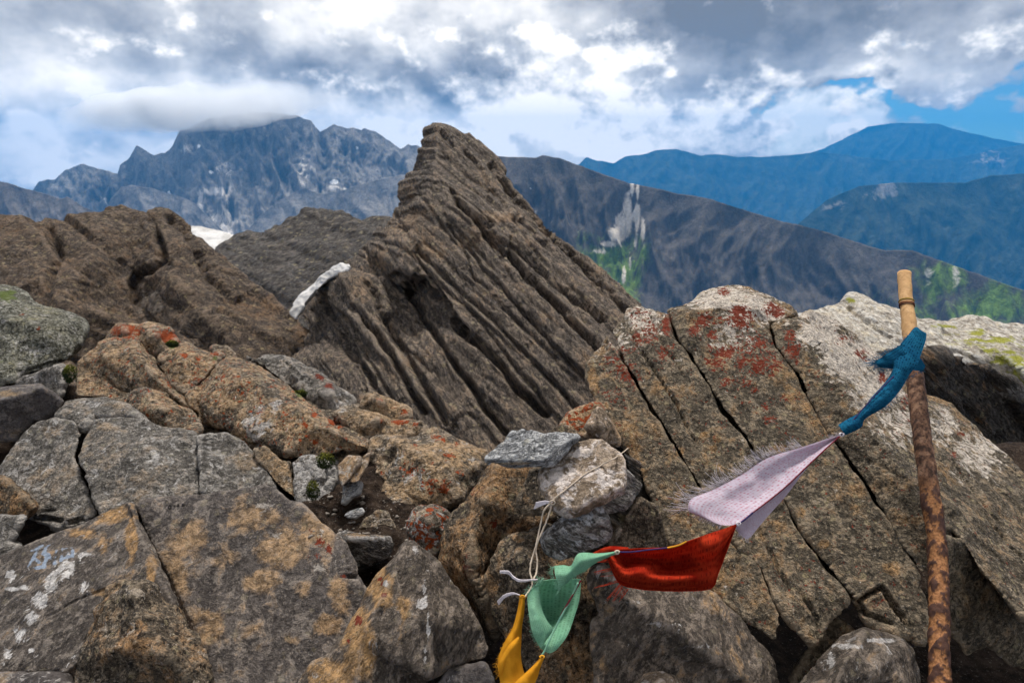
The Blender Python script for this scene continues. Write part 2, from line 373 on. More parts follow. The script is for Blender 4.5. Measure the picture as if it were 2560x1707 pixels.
M_CAIRN_DARK = rock_mat('rock_striped_schist', (.050, .044, .040), (.135, .122, .112), (.30, .285, .275), ochre=(.17, .105, .05), pale=(.46, .47, .50), sc=1.2, streak=((0, R(-28), 0), (.6, 1, 1.7)), speck=.4, bump=.8, dots=.3)
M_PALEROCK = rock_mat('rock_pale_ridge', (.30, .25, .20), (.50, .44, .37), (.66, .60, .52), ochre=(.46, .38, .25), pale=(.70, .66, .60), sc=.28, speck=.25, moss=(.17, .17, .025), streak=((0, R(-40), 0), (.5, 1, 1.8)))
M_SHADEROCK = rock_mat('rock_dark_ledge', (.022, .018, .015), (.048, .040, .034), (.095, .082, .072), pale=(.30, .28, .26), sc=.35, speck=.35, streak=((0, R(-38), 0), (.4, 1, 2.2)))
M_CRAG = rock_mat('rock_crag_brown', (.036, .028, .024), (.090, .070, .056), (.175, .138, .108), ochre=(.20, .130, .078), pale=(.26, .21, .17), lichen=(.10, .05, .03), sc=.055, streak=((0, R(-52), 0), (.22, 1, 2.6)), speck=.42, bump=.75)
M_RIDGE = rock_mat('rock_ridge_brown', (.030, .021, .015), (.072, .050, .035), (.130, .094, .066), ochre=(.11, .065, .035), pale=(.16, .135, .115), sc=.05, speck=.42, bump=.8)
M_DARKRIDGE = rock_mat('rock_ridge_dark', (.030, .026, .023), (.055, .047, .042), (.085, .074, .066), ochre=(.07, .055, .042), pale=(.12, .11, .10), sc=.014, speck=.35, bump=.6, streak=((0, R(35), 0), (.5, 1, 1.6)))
def snow_mat():
    t = NT('snow'); p = t.pos(); n = t.noise(p, .25, 6, .6)
    return t.finish(t.ramp(n, [(.38, (.36, .345, .33)), (.58, (.56, .55, .545))]), .6, t.bump(n, .3, .4), .3)
M_SNOW = snow_mat()
def soil_mat():
    t = NT('soil'); p = t.pos(); n = t.noise(p, 30, 8, .7); n2 = t.noise(p, 170, 4, .7)
    c = t.ramp(n, [(.38, (.008, .0055, .004)), (.5, (.022, .014, .010)), (.62, (.045, .031, .022))])
    c = t.mix(t.math('MULTIPLY', t.step(n2, .60, .68), .7), c, (.22, .19, .16))
    return t.finish(c, .95, t.bump(t.math('ADD', n, n2), 1.0, .008), .1)
M_SOIL = soil_mat()
def mountain_mat(name, dark, mid, light, green, scree, sc, haze_snow=False):
    t = NT(name); p = t.pos(); n1 = t.noise(p, .0012*sc, 8, .6, .5); n2 = t.noise(t.map(p, (1, 1, .30)), .009*sc, 7, .66, .8); n3 = t.noise(p, .045*sc, 4, .65)
    at = t.n('ShaderNodeAttribute', attribute_name='stain'); sep = t.n('ShaderNodeSeparateColor'); t.l(at.outputs['Color'], sep.inputs[0])
    v = t.math('ADD', t.math('MULTIPLY', n1, .4), t.math('MULTIPLY', n2, .6))
    c = t.ramp(v, [(.36, dark), (.5, mid), (.66, light)])
    g = t.math('ADD', sep.outputs[1], t.math('MULTIPLY', t.math('SUBTRACT', n2, .5), 1.6))
    c = t.mix(t.step(g, .34, .74), c, t.mix(t.step(n2, .40, .62), green, tuple(min(1, k*2.4) for k in green)))
    s = t.math('ADD', sep.outputs[2], t.math('MULTIPLY', t.math('SUBTRACT', n2, .5), 1.9))
    c = t.mix(t.step(s, .40, .74), c, scree)
    sn = t.math('ADD', sep.outputs[0], t.math('MULTIPLY', t.math('SUBTRACT', n3, .5), 1.0))
    c = t.mix(t.step(sn, .55, .62), c, (.8, .8, .8))
    c = t.mix(1., c, t.ramp(n3, [(.36, .8), (.5, 1.), (.64, 1.22)]), 'MULTIPLY')
    return t.finish(c, .95, t.bump(t.math('ADD', n2, t.math('MULTIPLY', n3, .4)), .6, 45/sc), .1)
M_MASSIF = mountain_mat('mountain_rock', (.105, .10, .096), (.19, .18, .17), (.30, .28, .26), (.05, .06, .03), (.66, .62, .58), 2.0)
M_NEARMT = mountain_mat('mountain_scree_grass', (.050, .046, .043), (.078, .070, .064), (.12, .108, .097), (.060, .095, .018), (.55, .50, .44), 3.5)
M_FOREST = mountain_mat('mountain_forest', (.012, .018, .014), (.035, .045, .030), (.085, .095, .065), (.03, .055, .02), (.30, .28, .25), 1.0)

# =================================================================== far setting
def ridge_mesh(name, mat, sky, D, drop, run, nv=150, step=4, jag=1.6, amp=.10, wl=.12, spots=None, base=(0, 0, 0, 0), Dend=None, side=0.0, backrun=.6):
    """a mountain ridge: crest line seen from here, front slope with gullies and a back slope"""
    sx = np.array([s[0] for s in sky], float); sy = np.array([s[1] for s in sky], float)
    x = np.arange(sx[0], sx[-1]+.1, step); y = np.interp(x, sx, sy)
    q = np.column_stack([x/38, np.full(len(x), D*.37), x*0]); y = y+jag*fbm(q, 5, .6)
    dd = np.interp(x, [sx[0], sx[-1]], [D, Dend or D]) if not hasattr(D, '__len__') else np.interp(x, [p[0] for p in D], [p[1] for p in D])
    crest = P(x, y, dd)
    hd = -(crest-CAM); hd[:, 2] = 0; hd /= np.linalg.norm(hd, axis=1)[:, None]; hd[:, 0] += side; hd /= np.linalg.norm(hd, axis=1)[:, None]
    rows = []; vs = np.concatenate([-np.linspace(1, 0, 14)[:-1], np.linspace(0, 1, nv)**1.25])
    for v in vs:
        r = run*v*(1 if v >= 0 else backrun); pz = crest+hd*r
        pz[:, 2] = crest[:, 2]-drop*(abs(v)**.86)
        rows.append(pz)
    G = np.array(rows); k, m = G.shape[:2]; flat = G.reshape(-1, 3); av = np.repeat(np.abs(vs), m)
    w = drop*wl; lat = np.repeat(dd[None, :]*(x[None, :]-CX)/F, k, 0).ravel()
    c1 = np.column_stack([lat/(w*2.4)+.5*pn(flat/(w*5)), flat[:, 2]/(w*7)+3, av*1.0])
    g = ridged(c1, 5, .48)-1.0
    c2 = flat/(w*1.6); g2 = fbm(c2, 5, .55)
    fade = np.clip(av*9, 0, 1)**.8
    off = (g*.75+g2*.16)*drop*amp*fade
    nrm = np.repeat(hd[None], k, 0).reshape(-1, 3)*.75; nrm[:, 2] = .55
    flat = flat+nrm*off[:, None]
    idx = np.arange(k*m).reshape(k, m)
    f = np.stack([idx[:-1, :-1], idx[1:, :-1], idx[1:, 1:], idx[:-1, 1:]], -1).reshape(-1, 4)
    me = bpy.data.meshes.new(name); me.vertices.add(len(flat)); me.vertices.foreach_set('co', flat.astype(np.float32).ravel())
    me.loops.add(f.size); me.loops.foreach_set('vertex_index', f.astype(np.int32).ravel())
    me.polygons.add(len(f)); me.polygons.foreach_set('loop_start', np.arange(0, f.size, 4, dtype=np.int32)); me.update(calc_edges=True)
    me.polygons.foreach_set('use_smooth', np.ones(len(f), bool)); me.validate()
    n = len(flat); col = np.tile(np.array(base, float), (n, 1)); px, py, _ = proj(flat)
    wob = fbm(flat/(drop*.08), 3)*.35
    for ch, lst in (spots or {}).items():
        for (ax, ay, rx, ry, am) in lst:
            qd = np.sqrt(((px-ax)/rx)**2+((py-ay)/ry)**2); col[:, ch] = np.maximum(col[:, ch], am*np.clip(1.4-qd+wob, 0, 1))
    a = me.color_attributes.new('stain', 'FLOAT_COLOR', 'POINT'); a.data.foreach_set('color', np.clip(col, 0, 1).astype(np.float32).ravel())
    o = place(name, me, mat, recenter=True); tag(o, kind='structure')
    return o

def far_setting():
    # valley floor reaching the horizon
    k = 40; xs = np.linspace(-12400, 12400, k); ys = np.linspace(-2900, 12500, k); v = [(a, b, -1600) for b in ys for a in xs]
    f = [(j*k+i, j*k+i+1, (j+1)*k+i+1, (j+1)*k+i) for j in range(k-1) for i in range(k-1)]
    o = place('valley_ground', mesh('valley_ground', v, f), M_FOREST, recenter=False); tag(o, kind='structure')
    ridge_mesh('far_range', M_FOREST, [(1960, 400), (2060, 372), (2129, 337), (2173, 316), (2249, 307), (2347, 310), (2401, 327), (2480, 345), (2560, 360), (2700, 372)], 12000, 2000, 4000, nv=60, jag=1.2)
    ridge_mesh('blue_range', M_FOREST, [(1380, 440), (1449, 410), (1466, 392), (1490, 402), (1535, 408), (1564, 391), (1600, 388), (1640, 376), (1692, 373), (1755, 390), (1790, 386), (1848, 392), (1905, 393), (1981, 388), (2050, 379), (2154, 393), (2229, 402), (2299, 399), (2356, 399), (2443, 385), (2501, 370), (2560, 362), (2720, 340)], 9600, 1650, 3600, nv=90, jag=1.3,
               spots={2: [(2480, 400, 60, 25, .5)]})
    ridge_mesh('forest_range', M_FOREST, [(1900, 640), (1998, 558), (2067, 500), (2148, 466), (2229, 457), (2316, 457), (2414, 457), (2472, 440), (2560, 434), (2720, 420)], 4600, 1400, 2100, nv=130, jag=1.5,
               spots={2: [(2200, 480, 45, 28, .65), (2090, 520, 40, 20, .5)]})
    ridge_mesh('massif', M_MASSIF, [(-120, 520), (80, 477), (98, 453), (136, 449), (164, 425), (201, 411), (234, 418), (295, 435), (299, 414), (323, 395), (341, 362), (384, 390), (412, 383), (430, 367), (449, 327), (515, 300), (608, 284), (678, 281), (739, 290), (776, 301), (800, 330), (833, 311), (870, 322), (884, 319), (903, 327), (910, 320), (959, 341), (1001, 372), (1010, 368), (1020, 361), (1043, 367), (1080, 392), (1120, 420), (1200, 470)], 4000, 850, 1250, nv=140, step=3, jag=4.0, amp=.15, wl=.075,
               spots={2: [(560, 420, 50, 30, .45), (540, 480, 40, 16, .75), (500, 500, 16, 40, .6), (570, 490, 12, 30, .6), (545, 560, 50, 40, .75), (760, 430, 30, 60, .45), (465, 370, 30, 16, .5), (840, 470, 40, 14, .55), (250, 500, 40, 20, .4)], 0: [(497, 366, 5, 6, 1), (424, 481, 5, 4, 1), (893, 371, 4, 5, 1), (835, 455, 14, 7, .9), (528, 430, 5, 5, 1)]})
    ridge_mesh('blue_spur', M_MASSIF, [(230, 600), (276, 500), (304, 468), (327, 463), (384, 472), (420, 485), (468, 498), (491, 512), (540, 560), (620, 640)], 3300, 480, 640, nv=90, step=3, jag=1.5, amp=.08)
    ridge_mesh('blue_spur_right', M_MASSIF, [(560, 640), (650, 540), (700, 500), (760, 470), (800, 485), (860, 475), (930, 452), (990, 440), (1050, 432), (1150, 440)], 3300, 520, 740, nv=90, step=3, jag=1.8, amp=.08)
    ridge_mesh('hazy_ridge', M_DARKMT, [(-140, 430), (0, 453), (60, 470), (110, 484), (154, 498), (168, 492), (176, 497), (205, 515), (250, 535), (300, 600)], 2300, 450, 620, nv=90, step=3, jag=1.6)
    ridge_mesh('grassy_ridge', M_NEARMT, [(1120, 392), (1223, 390), (1339, 395), (1356, 388), (1402, 396), (1478, 425), (1570, 457), (1634, 470), (1691, 483), (1767, 495), (1836, 518), (1952, 552), (2044, 574), (2137, 604), (2206, 625), (2281, 626), (2333, 645), (2414, 674), (2495, 703), (2560, 726), (2720, 780)],
               2200, 1000, 1200, nv=140, step=3, jag=1.6, amp=.12, wl=.08, Dend=1600,
               spots={1: [(1520, 640, 120, 45, .75), (1560, 700, 70, 60, .8), (1480, 600, 60, 26, .5), (1600, 620, 40, 50, .5), (2360, 700, 90, 60, .75), (2480, 760, 120, 60, .8), (2300, 790, 60, 70, .6), (2200, 760, 50, 60, .35)],
                      2: [(1580, 470, 8, 34, .9), (1594, 480, 7, 40, .85), (1572, 520, 12, 50, 1), (1592, 540, 10, 50, 1), (1560, 560, 22, 26, .9), (1545, 585, 26, 22, 1), (1520, 610, 36, 12, .9), (1500, 628, 30, 8, .8), (1607, 570, 7, 40, .8), (1590, 610, 6, 26, .7), (1575, 650, 5, 30, .7), (1560, 690, 6, 26, .7), (2320, 690, 18, 40, .55), (2390, 700, 16, 50, .5), (1380, 560, 130, 50, .25)], 0: [(1325, 473, 4, 3, 1)]})
M_DARKMT = mountain_mat('mountain_brown', (.07, .062, .058), (.12, .108, .10), (.19, .175, .165), (.05, .06, .03), (.36, .33, .31), 3.0)
far_setting()

# =================================================================== middle distance crags
def mid_setting():
    # dark scree ridge behind the snow
    rock('scree_ridge', M_DARKRIDGE, [(500, 660), (538, 622), (599, 591), (650, 587), (662, 590), (687, 573), (710, 560), (730, 549), (772, 531), (842, 535), (879, 549), (921, 563), (931, 547), (973, 545), (1040, 560), (1040, 880), (500, 880)],
         plane(750, 640, 130, .1, 1.0), pts=[(700, 700, .02), (850, 650, .03), (600, 720, .03)], th=10, edge=-.01, vox=.0042, smooth=1, rough=1.5, lump=1.6, scale=75, bed=((1, .62), .04, .006, .2), kind='structure', base=(0, .15, .1, 0))
    # brown ridge on the left
    rock('brown_ridge', M_RIDGE, [(-160, 575), (0, 549), (70, 559), (96, 554), (108, 538), (180, 540), (257, 542), (267, 521), (304, 517), (337, 531), (374, 535), (407, 526), (444, 540), (477, 563), (486, 591), (538, 634), (585, 671), (655, 727), (748, 788), (788, 845), (790, 870), (870, 940), (900, 1000), (900, 1040), (-160, 1040)],
         plane(350, 700, 48, -.15, .9), pts=[(150, 640, .03), (430, 620, .05), (560, 760, .03), (640, 850, .03), (250, 760, -.02), (60, 700, .03)],
         lines=[[(400, 540, .01), (455, 620, .05), (440, 700, .05), (520, 800, .05), (600, 880, .04)], [(260, 545, .0), (210, 660, .05), (150, 760, .06)], [(300, 540, -.01), (330, 640, -.03), (350, 740, -.05), (390, 830, -.05)]],
         th=4, edge=-.02, vox=.0038, smooth=1, rough=1.2, lump=2.0, scale=30, bed=((1, .75), .045, .012, .3), kind='structure', base=(0, .22, .1, 0),
         spots={2: [(380, 755, 40, 45, .7)], 1: [(650, 760, 120, 40, .6), (760, 830, 40, 40, .6)]},
         cracks=[([(380, 560), (410, 650), (330, 700), (345, 760)], 9, .05), ([(480, 600), (520, 690), (600, 760)], 8, .03), ([(120, 560), (150, 640), (110, 720)], 9, .04), ([(420, 540), (470, 575), (480, 600)], 12, .04)])
    # central peak of tilted strata
    G = [([(1144, 502), (1199, 557), (1255, 613), (1310, 680), (1394, 763), (1477, 846), (1520, 900)], 8, .065, 1),
         ([(1061, 712), (1100, 752), (1144, 813), (1199, 862), (1255, 917), (1299, 975), (1366, 1034)], 9, .06, 1),
         ([(985, 690), (1020, 720), (1060, 790), (1130, 900), (1200, 1000), (1260, 1080)], 8, .05, 1),
         ([(883, 768), (950, 835), (1011, 946), (1060, 1030)], 8, .045, 1), ([(800, 740), (870, 850), (930, 960)], 9, .035, 1),
         ([(1227, 413), (1288, 491), (1338, 541), (1383, 591), (1521, 724), (1570, 780)], 7, .035, 1),
         ([(1199, 555), (1290, 620), (1400, 720), (1500, 800)], 6, .030, 1), ([(1130, 480), (1170, 530), (1230, 560)], 7, .035, 1),
         ([(1040, 620), (1120, 700), (1230, 800), (1330, 900), (1420, 990)], 5, .022, 1), ([(1260, 470), (1300, 520), (1290, 545)], 6, .02),
         ([(1120, 560), (1200, 660), (1300, 770), (1400, 880), (1460, 940)], 5, .022, 1), ([(920, 700), (960, 790), (1040, 930), (1110, 1050)], 9, .035, 1),
         ([(1160, 370), (1200, 420), (1240, 490)], 5, .018), ([(1350, 570), (1450, 660), (1560, 770)], 4, .016, 1)]
    rr = random.Random(3)
    for _ in range(26):
        x0 = rr.uniform(820, 1500); y0 = rr.uniform(420, 1000); L0 = rr.uniform(60, 260); a0 = R(rr.uniform(44, 56) if x0 > 1120 else rr.uniform(52, 66)); b0 = a0+R(rr.uniform(-7, 7))
        G.append(([(x0, y0), (x0+L0*math.cos(a0), y0+L0*math.sin(a0)), (x0+L0*(math.cos(a0)+math.cos(b0)), y0+L0*(math.sin(a0)+math.sin(b0)))], rr.uniform(3.0, 5.0), rr.uniform(.006, .016)))
    rock('rocky_peak', M_CRAG, [(1047, 382, -.03), (1050, 352, -.03), (1066, 324, -.04), (1100, 309, -.05), (1130, 312, -.05), (1158, 332, -.06), (1198, 360, -.08), (1243, 405, -.10), (1262, 446, -.10), (1277, 474), (1305, 496), (1338, 535), (1371, 574), (1444, 624), (1521, 680), (1588, 746), (1640, 800), (1700, 900, -.04), (1700, 1150, .0), (1300, 1150, .03), (1000, 1150, .03), (760, 1150, .0), (720, 900, -.03), (760, 850), (775, 833), (750, 779), (777, 731), (815, 695), (863, 667), (920, 618), (939, 591), (977, 541), (994, 502), (1002, 446), (1027, 424)],
         plane(1150, 700, 40, .25, .55), edge=-.10,
         lines=[[(1095, 330, .02), (1085, 430, .05), (1050, 540, .06), (1010, 640, .07), (1000, 670, .07), (1070, 690, .06), (1110, 735, .05), (1180, 830, .04), (1290, 960, .03), (1360, 1030, .02)],
                [(1180, 545, .06), (1300, 545, -.02)], [(860, 700, .03), (900, 800, .04), (960, 900, .04), (1040, 1040, .04)],
                [(1200, 600, .05), (1330, 740, .04), (1470, 880, .03)], [(985, 700, -.03), (1040, 735, -.05), (1085, 790, -.03)]],
         th=4.0, vox=.0026, smooth=1, rough=.5, lump=.9, scale=24, bed=((1, 1.2), .036, .0125, .35), cracks=G, kind='structure', base=(0, .18, .06, 0),
         spots={1: [(1010, 560, 60, 110, .5), (1080, 620, 60, 60, .45), (900, 720, 60, 50, .5), (940, 650, 50, 50, .5), (1250, 540, 60, 20, .7)], 2: [(1000, 600, 40, 60, .35), (1260, 530, 50, 14, .5)]})
    rock('snow_patch', M_SNOW, [(876, 657), (858, 661), (836, 667), (816, 682), (787, 706), (757, 733), (735, 758), (723, 786), (738, 797), (750, 782), (764, 757), (787, 730), (822, 697), (848, 684), (872, 676)], plane(800, 720, 43.0, .3, .5), th=1.6, edge=-.003, vox=.0016, smooth=1, rough=1.7, lump=1.6, scale=14, inflate=.2, kind='structure')
    rock('snow_field', M_SNOW, [(470, 566), (500, 568), (522, 574), (560, 583), (600, 594), (560, 640), (500, 640)], plane(530, 600, 190, 0, 1.1), th=12, edge=-.002, vox=.0020, smooth=2, rough=.5, lump=.8, scale=90, kind='structure')
    # pale lichened shoulder to the right and the dark ledge under it
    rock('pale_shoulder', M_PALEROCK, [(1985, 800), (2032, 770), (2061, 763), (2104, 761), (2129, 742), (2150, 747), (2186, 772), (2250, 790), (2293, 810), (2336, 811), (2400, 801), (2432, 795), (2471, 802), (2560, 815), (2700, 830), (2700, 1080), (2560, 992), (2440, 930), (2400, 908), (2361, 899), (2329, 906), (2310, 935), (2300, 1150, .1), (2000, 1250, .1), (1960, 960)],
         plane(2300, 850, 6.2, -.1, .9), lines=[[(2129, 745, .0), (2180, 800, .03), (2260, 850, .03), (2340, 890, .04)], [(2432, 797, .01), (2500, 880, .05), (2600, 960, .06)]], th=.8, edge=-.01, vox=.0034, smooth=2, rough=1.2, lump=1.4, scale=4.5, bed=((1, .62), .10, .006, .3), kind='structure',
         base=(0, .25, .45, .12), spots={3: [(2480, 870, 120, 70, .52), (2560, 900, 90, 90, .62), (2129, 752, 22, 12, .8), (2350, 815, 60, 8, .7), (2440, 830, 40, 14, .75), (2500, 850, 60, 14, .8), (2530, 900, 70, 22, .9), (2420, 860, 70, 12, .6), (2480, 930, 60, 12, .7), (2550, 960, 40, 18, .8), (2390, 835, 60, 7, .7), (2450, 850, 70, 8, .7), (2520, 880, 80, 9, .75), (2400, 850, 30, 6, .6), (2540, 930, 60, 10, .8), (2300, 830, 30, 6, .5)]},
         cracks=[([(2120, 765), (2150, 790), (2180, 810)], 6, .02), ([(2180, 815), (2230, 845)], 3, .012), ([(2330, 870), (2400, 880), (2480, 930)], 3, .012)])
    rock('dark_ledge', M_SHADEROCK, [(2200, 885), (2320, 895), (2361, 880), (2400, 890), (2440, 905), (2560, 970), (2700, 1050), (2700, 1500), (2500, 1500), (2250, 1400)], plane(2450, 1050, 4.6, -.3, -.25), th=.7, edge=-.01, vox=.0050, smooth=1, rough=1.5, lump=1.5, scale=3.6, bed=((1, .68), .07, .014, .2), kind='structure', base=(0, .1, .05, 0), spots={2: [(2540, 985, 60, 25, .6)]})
mid_setting()

# =================================================================== summit ground under the rocks
def ground():
    k, m = 90, 110; xs = np.linspace(-5, 5, k); ys = np.concatenate([np.linspace(-2.5, 3.2, 80), np.linspace(3.3, 60, 30)])
    X, Y = np.meshgrid(xs, ys); X = X*(1+np.clip(Y-3, 0, 60)*.12)
    u = np.clip(Y-(2.2+.7*np.clip((-X-.3)/1.1, 0, 1)), 0, None)
    Z = -.22-.95*np.minimum(u, 1.2)-.60*np.clip(u-1.2, 0, None)+.03*np.clip(1.2-Y, 0, 2)
    pts = np.column_stack([X.ravel(), Y.ravel(), Z.ravel()]); far = np.clip(pts[:, 1]-3, 0, 60)
    pts[:, 2] += .05*fbm(pts*2.3, 4)+np.clip(np.abs(pts[:, 0])-1.3, 0, 1)*.09*ridged(pts*3.1, 4)-.03*far*np.abs(fbm(pts*.35, 4))
    f = [(j*k+i, j*k+i+1, (j+1)*k+i+1, (j+1)*k+i) for j in range(m-1) for i in range(k-1)]
    o = place('summit_ground', mesh('summit_ground', pts, f), M_SOIL, recenter=False); tag(o, kind='structure')
ground()

# =================================================================== foreground rocks
def foreground():
    # --- left
    rock('boulder', M_MOSSY, [(-90, 735), (0, 716), (19, 718), (61, 735), (69, 749), (108, 775), (153, 786), (195, 805), (206, 818), (204, 843), (185, 889), (160, 904), (57, 936), (40, 952), (-90, 960)], plane(80, 840, 2.75, -.1, .75), pts=[(120, 830, .03), (30, 800, .04)], th=.7, edge=-.02, lump=1.4, rough=1.3,
         cracks=[([(60, 930), (110, 912), (160, 900)], 3, .01)], base=(0, .2, .22, .25), spots={3: [(20, 735, 40, 25, .8), (180, 825, 20, 14, .6), (10, 900, 30, 20, .5)], 0: [(95, 822, 6, 7, .9), (177, 818, 5, 5, .8), (55, 785, 5, 5, .7)], 2: [(100, 880, 60, 20, .5)]},
         label='speckled green-grey boulder with mossy top at the far left edge', cat='boulder')
    rock('boulder', M_GREY, [(40, 956), (57, 942), (160, 911), (163, 955), (153, 994), (106, 966), (48, 966)], plane(110, 950, 2.45, .3, .3), th=.4, base=(0, .15, .3, 0), label='small blue-grey rock wedged under the mossy boulder at far left', cat='rock')
    rock('boulder', M_DARKGREY, [(-80, 985), (0, 973), (102, 963), (158, 1004), (131, 1043), (86, 1053), (41, 1100), (-80, 1112)], plane(60, 1040, 2.1, -.2, .2), lines=[[(-70, 1008, .012), (0, 1001, .012), (64, 984, .012), (102, 966, .008)]], th=.5, edge=-.02, rough=.6, lump=.6, base=(0, .12, .0, 0), spots={1: [(20, 985, 60, 9, .9)]}, label='smooth dark slate block with tan upper rim at the left edge', cat='rock')
    # --- fractured orange-lichened outcrop
    oc = empty('rock_outcrop', P(np.array(650.), np.array(1150.), np.array(2.2))); tag(oc, 'fractured tan outcrop with orange lichen forming the crest behind the slabs', 'outcrop')
    LS = {0: [(320, 828, 50, 22, 1), (415, 840, 34, 22, 1), (440, 855, 14, 8, 1), (525, 870, 20, 12, .9), (545, 885, 22, 10, .9), (460, 890, 14, 7, .9), (497, 895, 10, 10, .85), (500, 950, 50, 14, .6), (700, 965, 40, 12, .5), (792, 935, 10, 10, .9), (800, 945, 14, 12, .9), (820, 962, 16, 12, .9), (835, 1055, 22, 14, 1), (850, 1065, 14, 8, 1), (785, 1038, 9, 9, 1), (763, 1062, 10, 9, 1), (734, 1085, 8, 8, 1), (768, 1090, 9, 8, 1), (750, 1100, 9, 7, 1), (788, 1104, 9, 8, 1), (679, 1107, 6, 6, .9), (950, 1005, 10, 14, .9), (985, 1015, 10, 8, .6), (1012, 1030, 12, 10, .9), (1000, 1055, 30, 7, 1), (952, 1052, 10, 7, .9), (1040, 1060, 14, 10, .8), (1093, 1092, 16, 8, .8), (1110, 1098, 8, 7, .9), (1038, 1115, 8, 9, .9), (1125, 1138, 16, 8, .95), (1140, 1110, 12, 8, .7), (1150, 1180, 12, 9, .8), (1080, 1155, 8, 8, .9), (1020, 1170, 40, 22, .62), (955, 1182, 10, 10, .8), (985, 1183, 10, 10, .7), (1090, 1215, 34, 22, .8), (1110, 1225, 20, 14, .9), (560, 945, 14, 40, .5)],
          2: [(640, 1060, 40, 50, .6), (690, 1010, 20, 30, .55), (670, 1065, 30, 30, .55), (820, 1180, 50, 50, .75), (770, 1180, 30, 40, .6), (1040, 1190, 50, 40, .45), (860, 1000, 20, 40, .4)],
          1: [(560, 1000, 120, 60, .75), (760, 1090, 120, 60, .7), (470, 930, 90, 50, .6), (430, 1020, 70, 30, .55), (1130, 1130, 90, 50, .7), (960, 1030, 70, 30, .8), (1040, 1250, 100, 30, .75), (900, 1110, 60, 30, .6)],
          3: [(430, 865, 12, 8, .9), (540, 895, 14, 10, .8), (748, 985, 20, 14, .8), (887, 1000, 14, 10, .6)]}
    def blk(outline, pl, **kw):
        kw.setdefault('base', (.34, .44, .12, 0)); kw.setdefault('spots', LS); kw.setdefault('th', .32); kw.setdefault('edge', -.005); kw.setdefault('lump', 1.0); kw.setdefault('rough', 1.0); kw.setdefault('bed', ((1, .75), .06, .0055, .3))
        return rock('rock_block', kw.pop('mat', M_TAN), outline, pl, parent=oc, **kw)
    # core behind the joints
    blk([(200, 925), (300, 845), (420, 845), (520, 890), (640, 915), (760, 935), (860, 1010), (1000, 1050), (1180, 1125), (1140, 1250), (1000, 1260), (840, 1230), (640, 1200), (420, 1060), (260, 1010)], plane(650, 1050, 2.32, .05, 1.15), th=.5, edge=-.03, vox=.007, base=(.0, .3, .05, 0))
    blk([(261, 850), (285, 822), (297, 810), (320, 808), (344, 811), (352, 835), (345, 860), (265, 862)], plane(310, 835, 2.72, .2, .6), pts=[(310, 828, .03)], th=.25)
    blk([(338, 858), (348, 818), (372, 812), (402, 815), (421, 828), (443, 851), (440, 872), (400, 880), (360, 870)], plane(390, 845, 2.66, 0, .6), pts=[(390, 838, .03)], th=.3)
    blk([(196, 918), (204, 904), (265, 862), (335, 848), (362, 880), (392, 922), (430, 960), (460, 990), (479, 1026), (400, 988), (350, 975), (332, 988), (320, 1017), (261, 992), (187, 989)], plane(320, 930, 2.5, .0, .7), lines=[[(335, 850, .0), (350, 895, .03), (392, 945, .03), (440, 990, .02)], [(206, 906, .0), (270, 890, .03), (345, 890, .035)]],
        cracks=[([(258, 938), (280, 960), (300, 972), (322, 978)], 3, .010), ([(335, 925), (330, 960), (335, 985)], 2.5, .006)])
    blk([(393, 906), (420, 872), (446, 865), (490, 866), (523, 876), (558, 890), (548, 905), (534, 922), (500, 955), (464, 986), (430, 958)], plane(470, 915, 2.52, -.1, .75), pts=[(470, 890, .025)], cracks=[([(400, 910), (430, 890), (450, 868)], 2.5, .008)])
    blk([(526, 872), (536, 863), (568, 866), (594, 893), (575, 905), (548, 897)], plane(560, 885, 2.62, 0, .6), th=.2)
    blk([(322, 1018), (335, 984), (350, 978), (400, 990), (478, 1028), (500, 1056), (502, 1078), (488, 1088), (440, 1074), (390, 1062), (345, 1030)], plane(420, 1035, 2.18, -.1, .7), pts=[(400, 1020, .03)])
    blk([(466, 988), (500, 957), (536, 922), (560, 900), (600, 898), (650, 924), (700, 958), (760, 1003), (800, 1030), (836, 1060), (845, 1078), (884, 1086), (925, 1094), (930, 1125), (900, 1134), (860, 1130), (800, 1140), (753, 1142), (705, 1149), (640, 1118), (628, 1116), (561, 1074), (505, 1054), (482, 1026)], plane(680, 1040, 2.25, .05, .85), lines=[[(545, 925, .03), (640, 960, .05), (720, 1010, .05), (800, 1060, .045), (900, 1110, .03)], [(520, 990, .03), (560, 1040, .02), (640, 1090, .02), (720, 1130, .02)]],
        cracks=[([(536, 922), (510, 950), (482, 990), (480, 1020)], 4, .014), ([(495, 1000), (500, 1030), (505, 1055)], 3, .01), ([(560, 1075), (600, 1095), (628, 1117), (660, 1105)], 2.5, .008), ([(690, 1020), (705, 1060), (715, 1090)], 2, .005)])
    blk([(606, 894), (651, 889), (690, 892), (724, 899), (779, 921), (823, 953), (862, 985), (884, 1000), (880, 1020), (836, 1036), (800, 1018), (760, 990), (715, 962), (660, 922)], plane(750, 950, 2.55, -.1, .8), mat=M_GREY, base=(0, .32, .1, 0), pts=[(740, 930, .02), (820, 985, .03)], cracks=[([(651, 890), (658, 910), (660, 925)], 3, .01), ([(704, 897), (730, 920), (757, 946)], 2.6, .009), ([(730, 960), (770, 940), (800, 1000)], 2, .006)])
    blk([(897, 1019), (912, 995), (928, 984), (975, 1002), (1022, 1025), (1027, 1050), (1000, 1050), (973, 1044), (935, 1029)], plane(960, 1020, 2.38, 0, .5), base=(.05, .55, .0, 0), pts=[(950, 1005, .02)], th=.3)
    blk([(836, 1036), (893, 1030), (940, 1036), (975, 1050), (1025, 1058), (1072, 1072), (1060, 1085), (1000, 1098), (930, 1092), (885, 1080), (872, 1058), (842, 1054)], plane(950, 1065, 2.25, 0, .7), base=(.05, .5, .05, 0), pts=[(940, 1052, .03)], th=.35)
